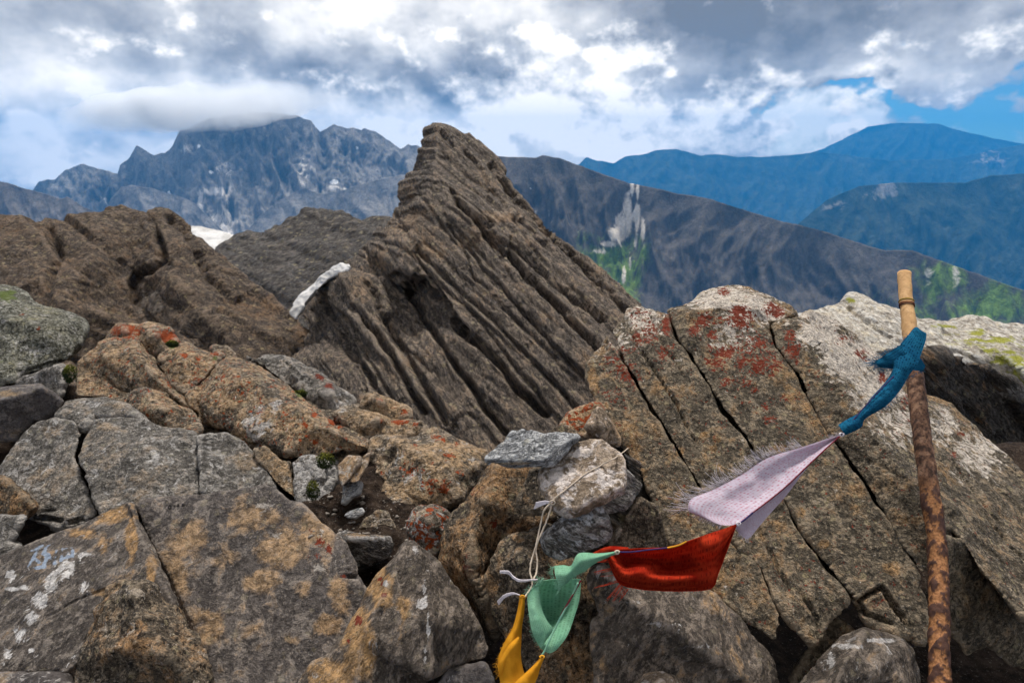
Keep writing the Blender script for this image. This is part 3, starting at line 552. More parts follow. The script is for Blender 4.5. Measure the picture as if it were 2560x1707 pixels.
    blk([(932, 1096), (1000, 1102), (1060, 1088), (1078, 1072), (1101, 1070), (1142, 1090), (1190, 1109), (1226, 1122), (1222, 1150), (1195, 1200), (1150, 1262), (1097, 1266), (1050, 1264), (1000, 1266), (938, 1255), (955, 1225), (962, 1199), (940, 1183), (934, 1140)], plane(1070, 1170, 1.98, -.05, .8), lines=[[(1000, 1112, .03), (1070, 1150, .05), (1130, 1200, .05), (1140, 1250, .03)], [(1090, 1085, .0), (1150, 1130, .03), (1200, 1160, .02)]],
        cracks=[([(985, 1125), (970, 1150), (955, 1140)], 6, .014), ([(1110, 1075), (1108, 1120), (1115, 1150)], 2.5, .006)], base=(.1, .4, .2, 0))
    # joint panels below the outcrop
    blk([(634, 1124), (660, 1112), (706, 1152), (727, 1154), (742, 1216), (746, 1252), (712, 1232), (690, 1212), (664, 1178), (640, 1140)], plane(690, 1180, 1.92, -.2, .5), base=(0, .4, .1, 0), th=.3)
    blk([(728, 1154), (754, 1146), (800, 1142), (838, 1162), (832, 1200), (822, 1246), (794, 1262), (772, 1262), (750, 1254), (744, 1216)], plane(790, 1200, 1.88, .1, .5), mat=M_GREY, base=(0, .1, .6, 0), th=.3, cracks=[([(800, 1140), (812, 1165), (815, 1195), (805, 1215)], 4, .02), ([(824, 1165), (826, 1190)], 3, .012), ([(770, 1205), (800, 1200), (815, 1196)], 2.5, .01)])
    for o_, l_ in (([(845, 1163), (874, 1137), (903, 1141), (898, 1166), (880, 1190), (855, 1220), (848, 1199)], 'flat pinkish stone chip standing beside the moss tuft'), ([(877, 1190), (905, 1145), (928, 1130), (922, 1160), (905, 1188), (895, 1206), (872, 1206)], 'narrow tan stone chip leaning beside the pinkish chip'),
                   ([(866, 1212), (880, 1206), (902, 1209), (898, 1233), (880, 1240), (862, 1258), (858, 1256)], 'pale grey triangular stone chip on the dark soil pocket'), ([(858, 1288), (875, 1275), (905, 1270), (911, 1280), (890, 1296), (870, 1294)], 'small blue-grey flat pebble on the dark soil pocket')):
        xs = sum(q[0] for q in o_)/len(o_); ys = sum(q[1] for q in o_)/len(o_)
        rock('stone_chip', M_CAIRN_BLUE if 'grey' in l_ else M_SLAB, o_, plane(xs, ys, 1.76 if ys < 1260 else 1.60, .2, .5), th=.05, edge=-.006, vox=.0024, lump=.4, rough=.6, base=(0, .25 if 'grey' in l_ else .75, .35, 0), label=l_, cat='stone', group='loose stones in the soil pocket')
    rock('stone_chip', M_BROWN, [(896, 1322), (912, 1300), (945, 1280), (970, 1284), (985, 1302), (993, 1325), (960, 1312), (940, 1318)], plane(940, 1305, 1.55, .1, .6), th=.06, vox=.0024, lump=.5, base=(0, .2, .35, 0), label='jagged grey-brown stone lying across the soil pocket', cat='stone', group='loose stones in the soil pocket')
    rock('stone_chip', M_CAIRN_DARK, [(843, 1336), (862, 1330), (915, 1337), (975, 1344), (977, 1365), (970, 1385), (930, 1403), (895, 1410), (876, 1370)], plane(915, 1370, 1.42, .0, .0), lines=[[(860, 1350, .006), (880, 1346, .01), (930, 1346, .01), (976, 1348, .004)]], th=.14, vox=.0024, lump=.5, rough=.6, base=(0, .1, .0, 0), spots={1: [(890, 1337, 60, 8, 1)]}, label='blue-grey wedge stone with tan top rim between two large slabs', cat='stone', group='loose stones in the soil pocket')
    soil = rock('soil_pocket', M_SOIL, [(740, 1240), (850, 1180), (940, 1120), (970, 1180), (1060, 1260), (1080, 1330), (1040, 1400), (940, 1480), (850, 1420), (760, 1300)], plane(900, 1300, 1.72, 0, 1.1), th=.25, vox=.004, rough=2.5, lump=1.0, kind='structure')
    # --- grey fractured slabs
    gs = empty('grey_boulder', P(np.array(300.), np.array(1200.), np.array(1.9))); tag(gs, 'low grey boulder split by joints, below the orange outcrop at left', 'boulder')
    def gsl(outline, pl, **kw):
        kw.setdefault('base', (0, .24, .22, 0)); kw.setdefault('th', .28); kw.setdefault('rough', .8); kw.setdefault('bed', ((1, .3), .07, .0035, .4))
        return rock('split_block', M_GREY, outline, pl, parent=gs, **kw)
    gsl([(160, 1006), (191, 997), (265, 996), (323, 1020), (383, 1060), (335, 1042), (234, 1042), (218, 1074), (208, 1078), (190, 1050), (137, 1043)], plane(250, 1025, 2.12, .1, .8), spots={2: [(230, 1010, 40, 14, .5)], 1: [(290, 1012, 60, 6, .5)]})
    gsl([(8, 1150), (41, 1104), (86, 1057), (137, 1047), (186, 1053), (207, 1083), (197, 1100), (181, 1140), (215, 1215), (243, 1286), (205, 1310), (150, 1318), (105, 1302), (80, 1289), (95, 1270), (40, 1215), (4, 1195)], plane(130, 1180, 1.9, .15, .55), edge=-.02, lump=1.3, spots={1: [(130, 1080, 40, 30, .5), (110, 1180, 40, 50, .45)], 2: [(60, 1220, 40, 30, .5)]},
        cracks=[([(78, 1289), (130, 1296), (170, 1306), (205, 1300)], 4, .02), ([(100, 1277), (150, 1275)], 2.5, .008)])
    gsl([(201, 1103), (218, 1078), (236, 1046), (335, 1046), (395, 1066), (440, 1077), (490, 1091), (494, 1150), (497, 1205), (498, 1245), (440, 1265), (330, 1270), (262, 1300), (225, 1215), (192, 1140)], plane(350, 1150, 1.9, -.05, .65), edge=-.015, pts=[(330, 1120, .012)], spots={2: [(370, 1150, 100, 50, .4)], 1: [(260, 1065, 30, 20, .5)]})
    gsl([(497, 1091), (560, 1086), (600, 1105), (640, 1142), (666, 1182), (692, 1222), (650, 1240), (504, 1245), (501, 1160)], plane(580, 1160, 1.9, -.2, .6), spots={1: [(620, 1150, 50, 40, .5)]})
    rock('rock', M_BROWN, [(-60, 1190), (0, 1196), (20, 1202), (60, 1236), (94, 1270), (66, 1290), (-60, 1284)], plane(20, 1240, 1.75, .2, .2), th=.3, base=(0, .5, .05, 0), label='small ochre-brown rock under the grey boulder at the left edge', cat='rock')
    rock('rock', M_GREY, [(-60, 1292), (15, 1284), (62, 1292), (40, 1330), (24, 1362), (50, 1368), (10, 1400), (-60, 1410)], plane(0, 1340, 1.5, .2, .5), th=.25, base=(0, .05, .15, 0), label='grey-green rock sliver below the ochre rock at the left edge', cat='rock')
    # --- the big slabs
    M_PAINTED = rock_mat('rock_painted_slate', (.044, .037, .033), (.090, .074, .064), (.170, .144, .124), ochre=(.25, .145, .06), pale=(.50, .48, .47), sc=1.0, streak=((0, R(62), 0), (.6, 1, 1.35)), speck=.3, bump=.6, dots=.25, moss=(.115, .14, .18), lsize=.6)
    strokes = [[(78, 1376), (108, 1362)], [(96, 1368), (80, 1398), (62, 1434)], [(76, 1421), (100, 1417)], [(84, 1395), (98, 1405)], [(136, 1354), (114, 1368), (110, 1384)], [(119, 1384), (110, 1416)], [(120, 1384), (136, 1408)], [(135, 1408), (142, 1376)], [(156, 1371), (152, 1400)], [(158, 1372), (180, 1368), (182, 1390), (158, 1394)], [(168, 1376), (170, 1388)]]
    letters = [(ax+(bx-ax)*k/6, ay+(by-ay)*k/6, 7.5, 6.0, .70) for st in strokes for (ax, ay), (bx, by) in zip(st[:-1], st[1:]) for k in range(7)]
    rock('rock_slab', M_PAINTED, [(-80, 1415), (0, 1394), (65, 1368), (162, 1326), (239, 1294), (310, 1255), (325, 1252), (340, 1261), (350, 1300), (362, 1336), (385, 1385), (404, 1426), (440, 1497), (449, 1512), (420, 1560), (300, 1600), (200, 1650), (168, 1678), (0, 1680), (-80, 1680)], plane(200, 1480, 1.24, .05, .55), edge=-.01,
         lines=[[(322, 1258, .006), (345, 1330, .012), (385, 1420, .012), (430, 1505, .006)]], pts=[(150, 1450, .01)], th=.16, lump=.6, rough=.7, cracks=[([(275, 1466), (220, 1490), (162, 1514), (120, 1540)], 3, .006)],
         base=(0, .06, .1, 0), vox=.0026, spots={3: letters, 1: [(290, 1290, 60, 26, .8), (200, 1330, 50, 20, .65), (330, 1330, 16, 70, .8), (380, 1430, 14, 60, .7), (255, 1480, 40, 14, .6), (260, 1350, 20, 40, .5)], 2: [(25, 1435, 18, 14, 1), (30, 1472, 24, 7, 1), (60, 1468, 16, 10, .8), (165, 1420, 30, 26, .7), (200, 1385, 36, 10, .6), (125, 1460, 22, 22, .8), (100, 1500, 22, 24, .7), (75, 1540, 22, 22, .7), (50, 1590, 18, 30, .65), (20, 1640, 16, 30, .65), (80, 1625, 12, 8, .8), (210, 1470, 20, 18, .5)]},
         label='grey slab with white mineral streaks and faded pale-blue painted letters, bottom left', cat='slab')
    rock('rock_slab', M_SLAB, [(346, 1262), (356, 1249), (480, 1238), (601, 1226), (666, 1215), (690, 1222), (723, 1257), (749, 1259), (781, 1287), (839, 1336), (862, 1352), (880, 1385), (891, 1410), (893, 1438), (917, 1472), (915, 1500), (895, 1535), (878, 1565), (838, 1640), (790, 1670), (770, 1760), (540, 1760), (527, 1704), (511, 1633), (498, 1601), (453, 1501), (414, 1423), (369, 1339)], plane(620, 1470, 1.28, .0, .42), edge=-.008, th=.2,
         lines=[[(862, 1356, -.004), (868, 1400, .004), (880, 1450, .002)]], lump=.35, rough=.55, cracks=[([(862, 1355), (868, 1400), (878, 1435)], 2.5, .006), ([(870, 1436), (895, 1438)], 4, .02)],
         base=(0, .16, .05, 0), spots={1: [(470, 1340, 60, 50, .8), (640, 1300, 90, 60, .75), (560, 1390, 50, 50, .62), (700, 1380, 80, 60, .7), (430, 1450, 40, 60, .7), (650, 1450, 60, 34, .85), (520, 1560, 40, 50, .75), (820, 1560, 40, 30, .85), (780, 1330, 70, 40, .6), (850, 1480, 40, 60, .7), (760, 1480, 40, 30, .5), (600, 1240, 80, 14, .4), (730, 1600, 30, 14, .5)], 2: [(690, 1340, 16, 16, .55), (800, 1420, 20, 16, .45), (660, 1260, 40, 12, .45), (800, 1330, 20, 20, .5)], 0: [(800, 1355, 18, 16, .95), (820, 1372, 14, 18, .95), (795, 1390, 12, 8, .8), (775, 1330, 12, 12, .6), (858, 1438, 10, 8, 1), (770, 1388, 5, 5, .8), (835, 1445, 5, 9, .7)]},
         label='large smooth rust-stained slab with scratched dark letters, left of centre', cat='slab')
    rock('boulder', M_BROWN, [(268, 1508), (275, 1467), (310, 1457), (359, 1459), (385, 1468), (404, 1500), (447, 1511), (466, 1533), (480, 1566), (496, 1603), (509, 1635), (522, 1700), (530, 1760), (170, 1760), (184, 1707), (191, 1653), (207, 1607), (252, 1527)], plane(350, 1600, 1.06, .0, .35), edge=-.035, pts=[(340, 1520, .015), (360, 1600, .03), (280, 1620, .02), (440, 1620, .02)], lines=[[(340, 1480, .0), (370, 1540, .025), (420, 1640, .03)]], th=.25, lump=1.8, rough=1.8, base=(0, .32, .2, 0), spots={2: [(330, 1480, 50, 14, .55)], 1: [(330, 1600, 60, 60, .5)]}, label='rough rounded brown boulder lying on the two slabs, bottom left', cat='boulder')
    rock('rock', M_DARKGREY, [(-60, 1694), (0, 1692), (100, 1690), (165, 1692), (185, 1712), (185, 1760), (-60, 1760)], plane(80, 1720, 1.08, 0, .6), th=.2, label='thin dark rock strip in the bottom left corner below the grey slab', cat='rock')
    # --- centre
    rock('rock_slab', M_SLATE, [(988, 1396), (1007, 1360), (1033, 1354), (1053, 1371), (1098, 1407), (1117, 1446), (1163, 1501), (1208, 1572), (1221, 1617), (1218, 1643), (1166, 1656), (1100, 1680), (1059, 1696), (1050, 1760), (745, 1760), (758, 1704), (781, 1662), (826, 1646), (875, 1559), (893, 1527), (923, 1470), (959, 1423)], plane(1010, 1560, 1.10, -.12, .3), edge=-.03,
         lines=[[(1015, 1362, .0), (988, 1420, .02), (952, 1507, .03), (904, 1604, .03), (890, 1720, .03)], [(1040, 1365, .0), (1060, 1450, .02), (1085, 1560, .03), (1070, 1680, .02)]], th=.25, lump=.9, rough=.8,
         cracks=[([(988, 1400), (1010, 1460), (1015, 1530), (1018, 1600)], 2.5, .006), ([(952, 1500), (950, 1580), (945, 1640)], 2.5, .006), ([(1130, 1490), (1125, 1530), (1130, 1545)], 3, .008)],
         base=(0, .08, .03, 0), spots={1: [(900, 1600, 44, 100, .95), (950, 1470, 30, 60, .9), (820, 1690, 60, 40, .95), (1010, 1520, 20, 40, .5)], 2: [(1038, 1375, 12, 18, .8), (1062, 1470, 8, 40, .6), (1055, 1510, 16, 14, .8), (1070, 1560, 6, 50, .6), (1062, 1640, 6, 40, .6), (935, 1620, 14, 50, .5), (790, 1690, 20, 20, .6), (964, 1458, 7, 8, 1)], 0: [(950, 1455, 8, 18, .8), (960, 1486, 9, 8, 1), (897, 1550, 14, 20, .95), (870, 1600, 8, 14, .7), (950, 1560, 5, 14, .6)]},
         label='pointed dark slab with white vein and tan left flank, bottom centre', cat='slab')
    rock('boulder', M_TAN, [(1036, 1275), (1052, 1268), (1078, 1267), (1106, 1278), (1143, 1306), (1118, 1330), (1098, 1368), (1082, 1392), (1045, 1368), (1035, 1352), (1024, 1330), (1020, 1313)], plane(1075, 1320, 1.42, .1, .35), edge=-.02, pts=[(1070, 1300, .012)], th=.2, lump=1.0, base=(.55, .35, .4, 0), spots={2: [(1085, 1345, 22, 22, .8)], 0: [(1097, 1316, 9, 7, 1), (1075, 1365, 12, 9, .9)]}, label='pale knobbly rock spotted with red lichen above the pointed slab', cat='rock')
    rock('boulder', M_BROWN, [(1120, 1318), (1156, 1272), (1193, 1221), (1215, 1188), (1233, 1164), (1253, 1160), (1330, 1160), (1380, 1200), (1400, 1300), (1340, 1312), (1282, 1330), (1250, 1352), (1226, 1396), (1209, 1443), (1226, 1490), (1251, 1562), (1248, 1590), (1240, 1606), (1200, 1545), (1130, 1446), (1106, 1402), (1112, 1345)], plane(1230, 1330, 1.33, .0, .32), edge=-.03, lines=[[(1240, 1170, .0), (1210, 1260, .02), (1180, 1340, .03), (1180, 1430, .03), (1235, 1560, .01)]], th=.3, lump=1.5, rough=1.4, cracks=[([(1195, 1280), (1215, 1330), (1222, 1370)], 3, .008), ([(1135, 1345), (1145, 1390), (1160, 1440), (1225, 1560)], 3, .008)],
         base=(0, .42, .05, 0), spots={0: [(1235, 1310, 14, 12, .95), (1195, 1305, 8, 8, .6), (1190, 1230, 30, 20, .45), (1170, 1420, 24, 60, .55)], 1: [(1200, 1220, 50, 40, .6)], 3: []}, label='brown rock with dark red lichen blotches left of the string cairn', cat='rock')
    rock('boulder', M_BROWN, [(1250, 1354), (1281, 1333), (1317, 1329), (1340, 1315), (1382, 1310), (1430, 1360), (1470, 1410), (1476, 1470), (1500, 1526), (1478, 1568), (1471, 1627), (1495, 1690), (1500, 1760), (1340, 1760), (1329, 1690), (1305, 1657), (1269, 1598), (1248, 1550), (1226, 1479), (1210, 1443), (1226, 1398)], plane(1350, 1500, 1.16, .05, .25), edge=-.03, pts=[(1300, 1400, .02), (1290, 1500, .02), (1400, 1500, .01), (1400, 1640, -.02)], th=.28, lump=1.6, rough=1.5, base=(0, .35, .1, 0), spots={1: [(1300, 1350, 30, 20, .8), (1240, 1480, 20, 40, .5)], 2: [(1290, 1380, 30, 20, .4)]}, cracks=[([(1410, 1560), (1440, 1552), (1475, 1560)], 4, .015), ([(1440, 1560), (1430, 1620), (1450, 1680)], 4, .012)],
         label='brown lichened rock hanging behind the green and yellow flags', cat='rock')
    rock('rock', M_DARKGREY, [(1090, 1712), (1130, 1680), (1165, 1668), (1212, 1662), (1228, 1700), (1240, 1760), (1080, 1760)], plane(1160, 1710, 1.08, 0, .3), th=.15, label='dark rock at the bottom edge beside the yellow flag', cat='rock')
    rock('rock_slab', M_SLATE, [(1473, 1440), (1488, 1422), (1505, 1412), (1520, 1424), (1600, 1440), (1700, 1455), (1766, 1480), (1846, 1542), (1880, 1590), (1930, 1650), (1960, 1760), (1500, 1760), (1492, 1690), (1478, 1650), (1474, 1610), (1482, 1565), (1504, 1530), (1480, 1480)], plane(1680, 1590, 1.07, -.1, .3), edge=-.03, lines=[[(1510, 1420, .0), (1561, 1490, .03), (1596, 1517, .035), (1656, 1556, .035), (1751, 1621, .035), (1849, 1692, .03)]], pts=[(1650, 1640, -.01), (1560, 1620, .0)], th=.3, lump=1.0, rough=1.0, bed=((1, .75), .04, .0035, .2),
         base=(0, .16, .03, 0), spots={2: [(1520, 1440, 26, 16, .6), (1580, 1505, 30, 8, .6), (1660, 1560, 40, 5, .6), (1500, 1425, 10, 14, .8), (1740, 1615, 40, 5, .6)], 1: [(1500, 1470, 24, 24, .45)]}, label='dark foliated rock slab under the red flag, bottom centre', cat='slab')
    rock('stone', M_CAIRN_WHITE, [(1592, 1720), (1614, 1692), (1650, 1682), (1686, 1687), (1706, 1712), (1710, 1760), (1590, 1760)], plane(1650, 1715, .97, 0, .3), edge=-.03, pts=[(1650, 1715, .02)], th=.08, base=(0, .1, .35, 0), label='small pale rounded stone cut by the bottom edge', cat='stone')
    rock('boulder', M_SLATE, [(2000, 1720), (2040, 1670), (2091, 1618), (2123, 1595), (2162, 1580), (2204, 1593), (2253, 1604), (2279, 1630), (2292, 1680), (2300, 1760), (1985, 1760)], plane(2150, 1680, .98, 0, .25), edge=-.03, lines=[[(2162, 1584, .0), (2120, 1640, .03), (2080, 1720, .035)], [(2170, 1586, .0), (2230, 1640, .025), (2265, 1720, .02)]], pts=[(2170, 1690, .03)], th=.2, lump=1.4, rough=1.2, base=(0, .1, .12, 0), spots={2: [(2120, 1615, 50, 9, .8), (2200, 1600, 60, 6, .7), (2080, 1650, 14, 40, .55), (2220, 1640, 10, 30, .5)]}, label='dark wedge-shaped boulder with whitish crest beside the foot of the pole', cat='boulder')
    # --- cairn
    def cairn(mat, outline, pl, label, **kw):
        kw.setdefault('th', .06); kw.setdefault('edge', -.008); kw.setdefault('vox', .0026); kw.setdefault('lump', .7); kw.setdefault('rough', .9)
        return rock('cairn_stone', mat, outline, pl, label=label, cat='stone', group='stones of the little cairn', **kw)
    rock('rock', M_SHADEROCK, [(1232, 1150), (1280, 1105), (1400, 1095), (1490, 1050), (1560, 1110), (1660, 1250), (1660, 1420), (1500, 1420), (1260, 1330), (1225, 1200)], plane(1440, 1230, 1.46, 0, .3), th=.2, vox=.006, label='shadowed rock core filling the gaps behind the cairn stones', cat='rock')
    cairn(M_TAN, [(1394, 1064), (1423, 1032), (1460, 1014), (1486, 1003), (1505, 1010), (1530, 1080), (1500, 1098), (1440, 1092)], plane(1450, 1050, 1.36, 0, .5), 'orange-red lichened stone behind the top of the cairn', base=(.6, .6, .0, 0), spots={0: [(1470, 1020, 34, 14, 1)]}, th=.1)
    cairn(M_BROWN, [(1376, 1082), (1382, 1068), (1408, 1066), (1437, 1080), (1450, 1096), (1380, 1096)], plane(1410, 1080, 1.3, 0, .4), 'small reddish-brown stone peeking over the blue-grey slab', base=(0, .4, .25, 0))
    cairn(M_CAIRN_WHITE, [(1466, 1070), (1480, 1040), (1494, 1014), (1508, 1030), (1523, 1057), (1549, 1100), (1548, 1112), (1520, 1106), (1506, 1100)], plane(1505, 1065, 1.31, -.2, .1), 'pale angular stone wedged against the red-lichened boulder', lines=[[(1490, 1024, .0), (1503, 1062, .015), (1508, 1098, .005)]], base=(0, .35, .25, 0), th=.08)
    cairn(M_BROWN, [(1325, 1172), (1360, 1172), (1375, 1240), (1372, 1270), (1351, 1280), (1311, 1279), (1295, 1262), (1305, 1230)], plane(1335, 1230, 1.21, .2, .25), 'brown triangular stone propped under the left of the white stone', base=(0, .35, .1, 0))
    cairn(M_CAIRN_DARK, [(1540, 1160), (1562, 1164), (1609, 1209), (1603, 1226), (1580, 1252), (1560, 1272), (1509, 1280), (1490, 1250)], plane(1560, 1220, 1.2, -.1, .1), 'dark angular stone sticking out behind the right of the white stone', base=(0, .15, .02, 0))
    cairn(M_BROWN, [(1584, 1262), (1600, 1246), (1640, 1262), (1655, 1290), (1670, 1362), (1640, 1400), (1530, 1400), (1526, 1362), (1533, 1342)], plane(1600, 1320, 1.2, -.15, .1), 'grey-brown triangular stone below the cairn with pale left edge', base=(0, .15, .08, 0), spots={2: [(1545, 1325, 10, 30, .8), (1572, 1285, 8, 20, .5)]}, th=.1)
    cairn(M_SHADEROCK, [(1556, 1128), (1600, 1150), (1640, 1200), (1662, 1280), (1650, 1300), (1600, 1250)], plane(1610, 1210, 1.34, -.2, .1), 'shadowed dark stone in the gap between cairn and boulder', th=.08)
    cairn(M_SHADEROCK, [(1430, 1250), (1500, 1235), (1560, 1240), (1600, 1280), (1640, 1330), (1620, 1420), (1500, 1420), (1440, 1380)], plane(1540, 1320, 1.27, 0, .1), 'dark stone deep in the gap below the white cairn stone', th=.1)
    cairn(M_CAIRN_DARK, [(1351, 1354), (1359, 1339), (1380, 1318), (1408, 1296), (1450, 1280), (1503, 1264), (1512, 1280), (1517, 1301), (1524, 1336), (1494, 1362), (1437, 1390), (1402, 1395), (1370, 1384)], plane(1440, 1330, 1.09, .05, .2), 'dark striped stone with bluish-white top edge at the cairn base', lines=[[(1362, 1345, .006), (1420, 1318, .014), (1470, 1312, .014), (1514, 1300, .006)]], bed=((1, -.42), .018, .0035, .2), base=(0, .08, .30, 0), spots={2: [(1440, 1292, 60, 14, .9), (1500, 1272, 14, 12, .8), (1405, 1378, 12, 8, .6)]}, th=.09)
    cairn(M_CAIRN_WHITE, [(1352, 1176), (1358, 1166), (1400, 1130), (1431, 1108), (1460, 1098), (1489, 1095), (1512, 1103), (1546, 1129), (1556, 1150), (1559, 1165), (1570, 1212), (1560, 1233), (1494, 1262), (1440, 1293), (1414, 1293), (1385, 1267), (1368, 1238), (1352, 1201)], plane(1460, 1190, 1.115, .05, .42), 'large whitish tan stone tied with a thin white string on the cairn', lines=[[(1360, 1205, .0), (1388, 1250, .012), (1412, 1272, .014), (1440, 1270, .014), (1492, 1242, .014), (1556, 1215, .01)]], base=(0, .15, .38, 0), spots={2: [(1390, 1200, 34, 40, .75), (1460, 1130, 40, 18, .6), (1520, 1200, 40, 26, .65), (1420, 1250, 26, 20, .7), (1545, 1225, 20, 12, .7)]}, th=.055)
    cairn(M_CAIRN_BLUE, [(1214, 1144), (1245, 1112), (1279, 1080), (1334, 1077), (1351, 1081), (1388, 1082), (1443, 1088), (1454, 1094), (1426, 1110), (1403, 1138), (1380, 1164), (1357, 1166), (1310, 1165), (1262, 1165), (1217, 1157)], plane(1330, 1120, 1.13, .05, .62), 'flat blue-grey slab of schist on top of the cairn', lines=[[(1217, 1147, .004), (1250, 1148, .009), (1300, 1150, .01), (1357, 1151, .012), (1385, 1122, .010), (1440, 1092, .004)]], edge=-.006, base=(0, .08, .2, 0), spots={1: [(1290, 1158, 90, 5, .95)]}, th=.045, bed=((1, -.5), .012, .0012, .1))

foreground()

# --- the big cracked boulder on the right
def big_boulder():
    bb = empty('lichen_boulder', P(np.array(1950.), np.array(1500.), np.array(1.3))); tag(bb, 'big cracked tan boulder blotched with dark red lichen behind the pole', 'boulder')
    pl = plane(1800, 1050, 1.42, .02, .52)
    k1 = [(1523, 836), (1559, 903), (1623, 1015), (1671, 1095), (1722, 1180), (1745, 1218), (1790, 1300), (1829, 1352), (1900, 1426), (1912, 1455), (1955, 1540), (2023, 1624)]
    k4 = [(1674, 785), (1687, 833), (1722, 890), (1764, 957), (1811, 1031), (1866, 1104), (1897, 1146), (1960, 1251), (1984, 1296), (2026, 1358), (2078, 1439), (2133, 1504)]
    k5 = [(1925, 812), (1936, 859), (1990, 932), (2035, 1015), (2073, 1085), (2093, 1111), (2143, 1186), (2210, 1290), (2300, 1420)]
    def off(l, dx): return [(x+dx*1.15, y, -.004) for x, y in l]
    RL = {0: [(1590, 790, 50, 30, .55), (1550, 880, 50, 60, .62), (1570, 930, 40, 40, .85), (1625, 830, 30, 50, .7), (1667, 810, 16, 40, .95), (1590, 850, 20, 40, .8), (1520, 900, 30, 40, .7), (1530, 990, 40, 40, .5), (1660, 880, 40, 40, .6), (1810, 730, 20, 16, .9), (1850, 790, 34, 40, .95), (1760, 800, 50, 26, .8), (1740, 825, 30, 20, .9), (1780, 835, 22, 16, .9), (1930, 770, 24, 22, .95), (1945, 780, 20, 20, .9), (1810, 880, 26, 24, .85), (1860, 870, 50, 50, .6), (1900, 850, 36, 30, .75), (1790, 905, 40, 30, .75), (1855, 910, 20, 16, .85), (1900, 910, 50, 40, .85), (1930, 920, 34, 30, .85), (1820, 955, 30, 20, .85), (1870, 955, 30, 20, .7), (1980, 880, 26, 24, 1), (1975, 840, 16, 16, .9), (1950, 1000, 40, 26, .6), (1910, 1020, 40, 26, .65), (1925, 1050, 26, 20, .85), (1960, 1080, 30, 30, .4), (1890, 975, 24, 16, .7), (1780, 870, 20, 20, .6), (2110, 850, 30, 14, .6), (2150, 885, 20, 14, .9), (2160, 895, 14, 12, .9), (2205, 945, 14, 22, .9), (2260, 1010, 16, 30, .6), (2270, 1050, 14, 16, .6), (2400, 1085, 12, 8, .7), (2380, 1140, 20, 14, .6), (1720, 1250, 40, 30, .3), (2000, 1180, 60, 50, .3), (1990, 1290, 40, 60, .35), (1700, 1000, 60, 60, .3), (1780, 1110, 40, 40, .3), (2050, 1440, 60, 60, .3), (1490, 1030, 20, 20, .6)],
          2: [(1800, 745, 110, 45, .75), (1890, 770, 80, 50, .85), (1830, 830, 90, 60, .5), (1600, 800, 80, 50, .6), (1560, 860, 60, 60, .5), (2060, 830, 60, 60, .95), (2120, 900, 80, 70, 1), (2190, 970, 70, 60, .95), (2040, 790, 50, 26, .9), (2260, 1060, 80, 70, .6), (2350, 1060, 60, 60, .6), (2450, 1140, 80, 80, .6), (1500, 870, 40, 50, .5)],
          1: [(1570, 1130, 40, 50, .65), (1480, 960, 20, 60, .75), (1600, 1220, 30, 60, .6), (1760, 1090, 14, 14, .9), (1790, 1100, 14, 14, .8), (1950, 1120, 18, 16, .9), (1785, 1120, 10, 10, .9), (2060, 1360, 18, 12, 1), (2000, 1280, 14, 14, .9), (2230, 1420, 30, 24, .7), (1700, 1130, 16, 14, .8), (1690, 1280, 30, 30, .5)], 3: [(1760, 980, 10, 8, .6), (1900, 990, 10, 10, .5), (2150, 1300, 60, 50, .45), (2050, 1250, 40, 40, .4)]}
    def slab(outline, **kw):
        kw.setdefault('base', (.22, .28, .06, .05)); kw.setdefault('spots', RL); kw.setdefault('th', .20); kw.setdefault('edge', -.012); kw.setdefault('vox', .0035)
        kw.setdefault('lump', .45); kw.setdefault('rough', 1.0); kw.setdefault('mat', M_BOULDER)
        return rock('rock_slab', kw.pop('mat'), outline, kw.pop('pl', pl), parent=bb, **kw)
    # core behind the joints
    slab([(1560, 830), (1700, 800), (1900, 790), (2000, 830), (2200, 1000), (2350, 1350), (2200, 1480), (2000, 1500), (1800, 1300), (1600, 1100), (1510, 950)], pl=plane(1800, 1050, 1.50, .02, .52), th=.32, vox=.009, edge=-.02)
    slab([(1464, 948, -.03), (1470, 910, -.03), (1492, 878, -.03), (1505, 858, -.03)]+[(x-3, y) for x, y in [(1521, 836)]]+off(k1[1:], -4)[:-1]+[(1940, 1606), (1900, 1575), (1840, 1530), (1769, 1476), (1720, 1420), (1677, 1359), (1664, 1324), (1644, 1264), (1598, 1182), (1566, 1126), (1540, 1085), (1505, 1024), (1477, 977)], bed=((1, 1.5), .05, .0016, .1))
    slab([(1527, 830, -.02), (1545, 808, -.02), (1563, 788, -.02), (1572, 776, -.03), (1591, 768, -.03), (1620, 776, -.03), (1650, 779, -.03), (1668, 784, -.02)]+off(k4[1:], -7)+[(2091, 1540), (2050, 1580), (2030, 1618)]+off(k1[::-1][1:-1], 4), bed=((1, 1.5), .05, .0016, .1),
         cracks=[([(1564, 795), (1598, 871), (1630, 916), (1687, 1005), (1719, 1072), (1744, 1110)], 2.6, .014), ([(1623, 779), (1636, 823), (1674, 887), (1706, 935)], 2.2, .009), ([(1860, 1250), (1900, 1330), (1945, 1420), (1990, 1500)], 4, .012), ([(2000, 1470), (2040, 1540), (2050, 1580)], 4, .014)])
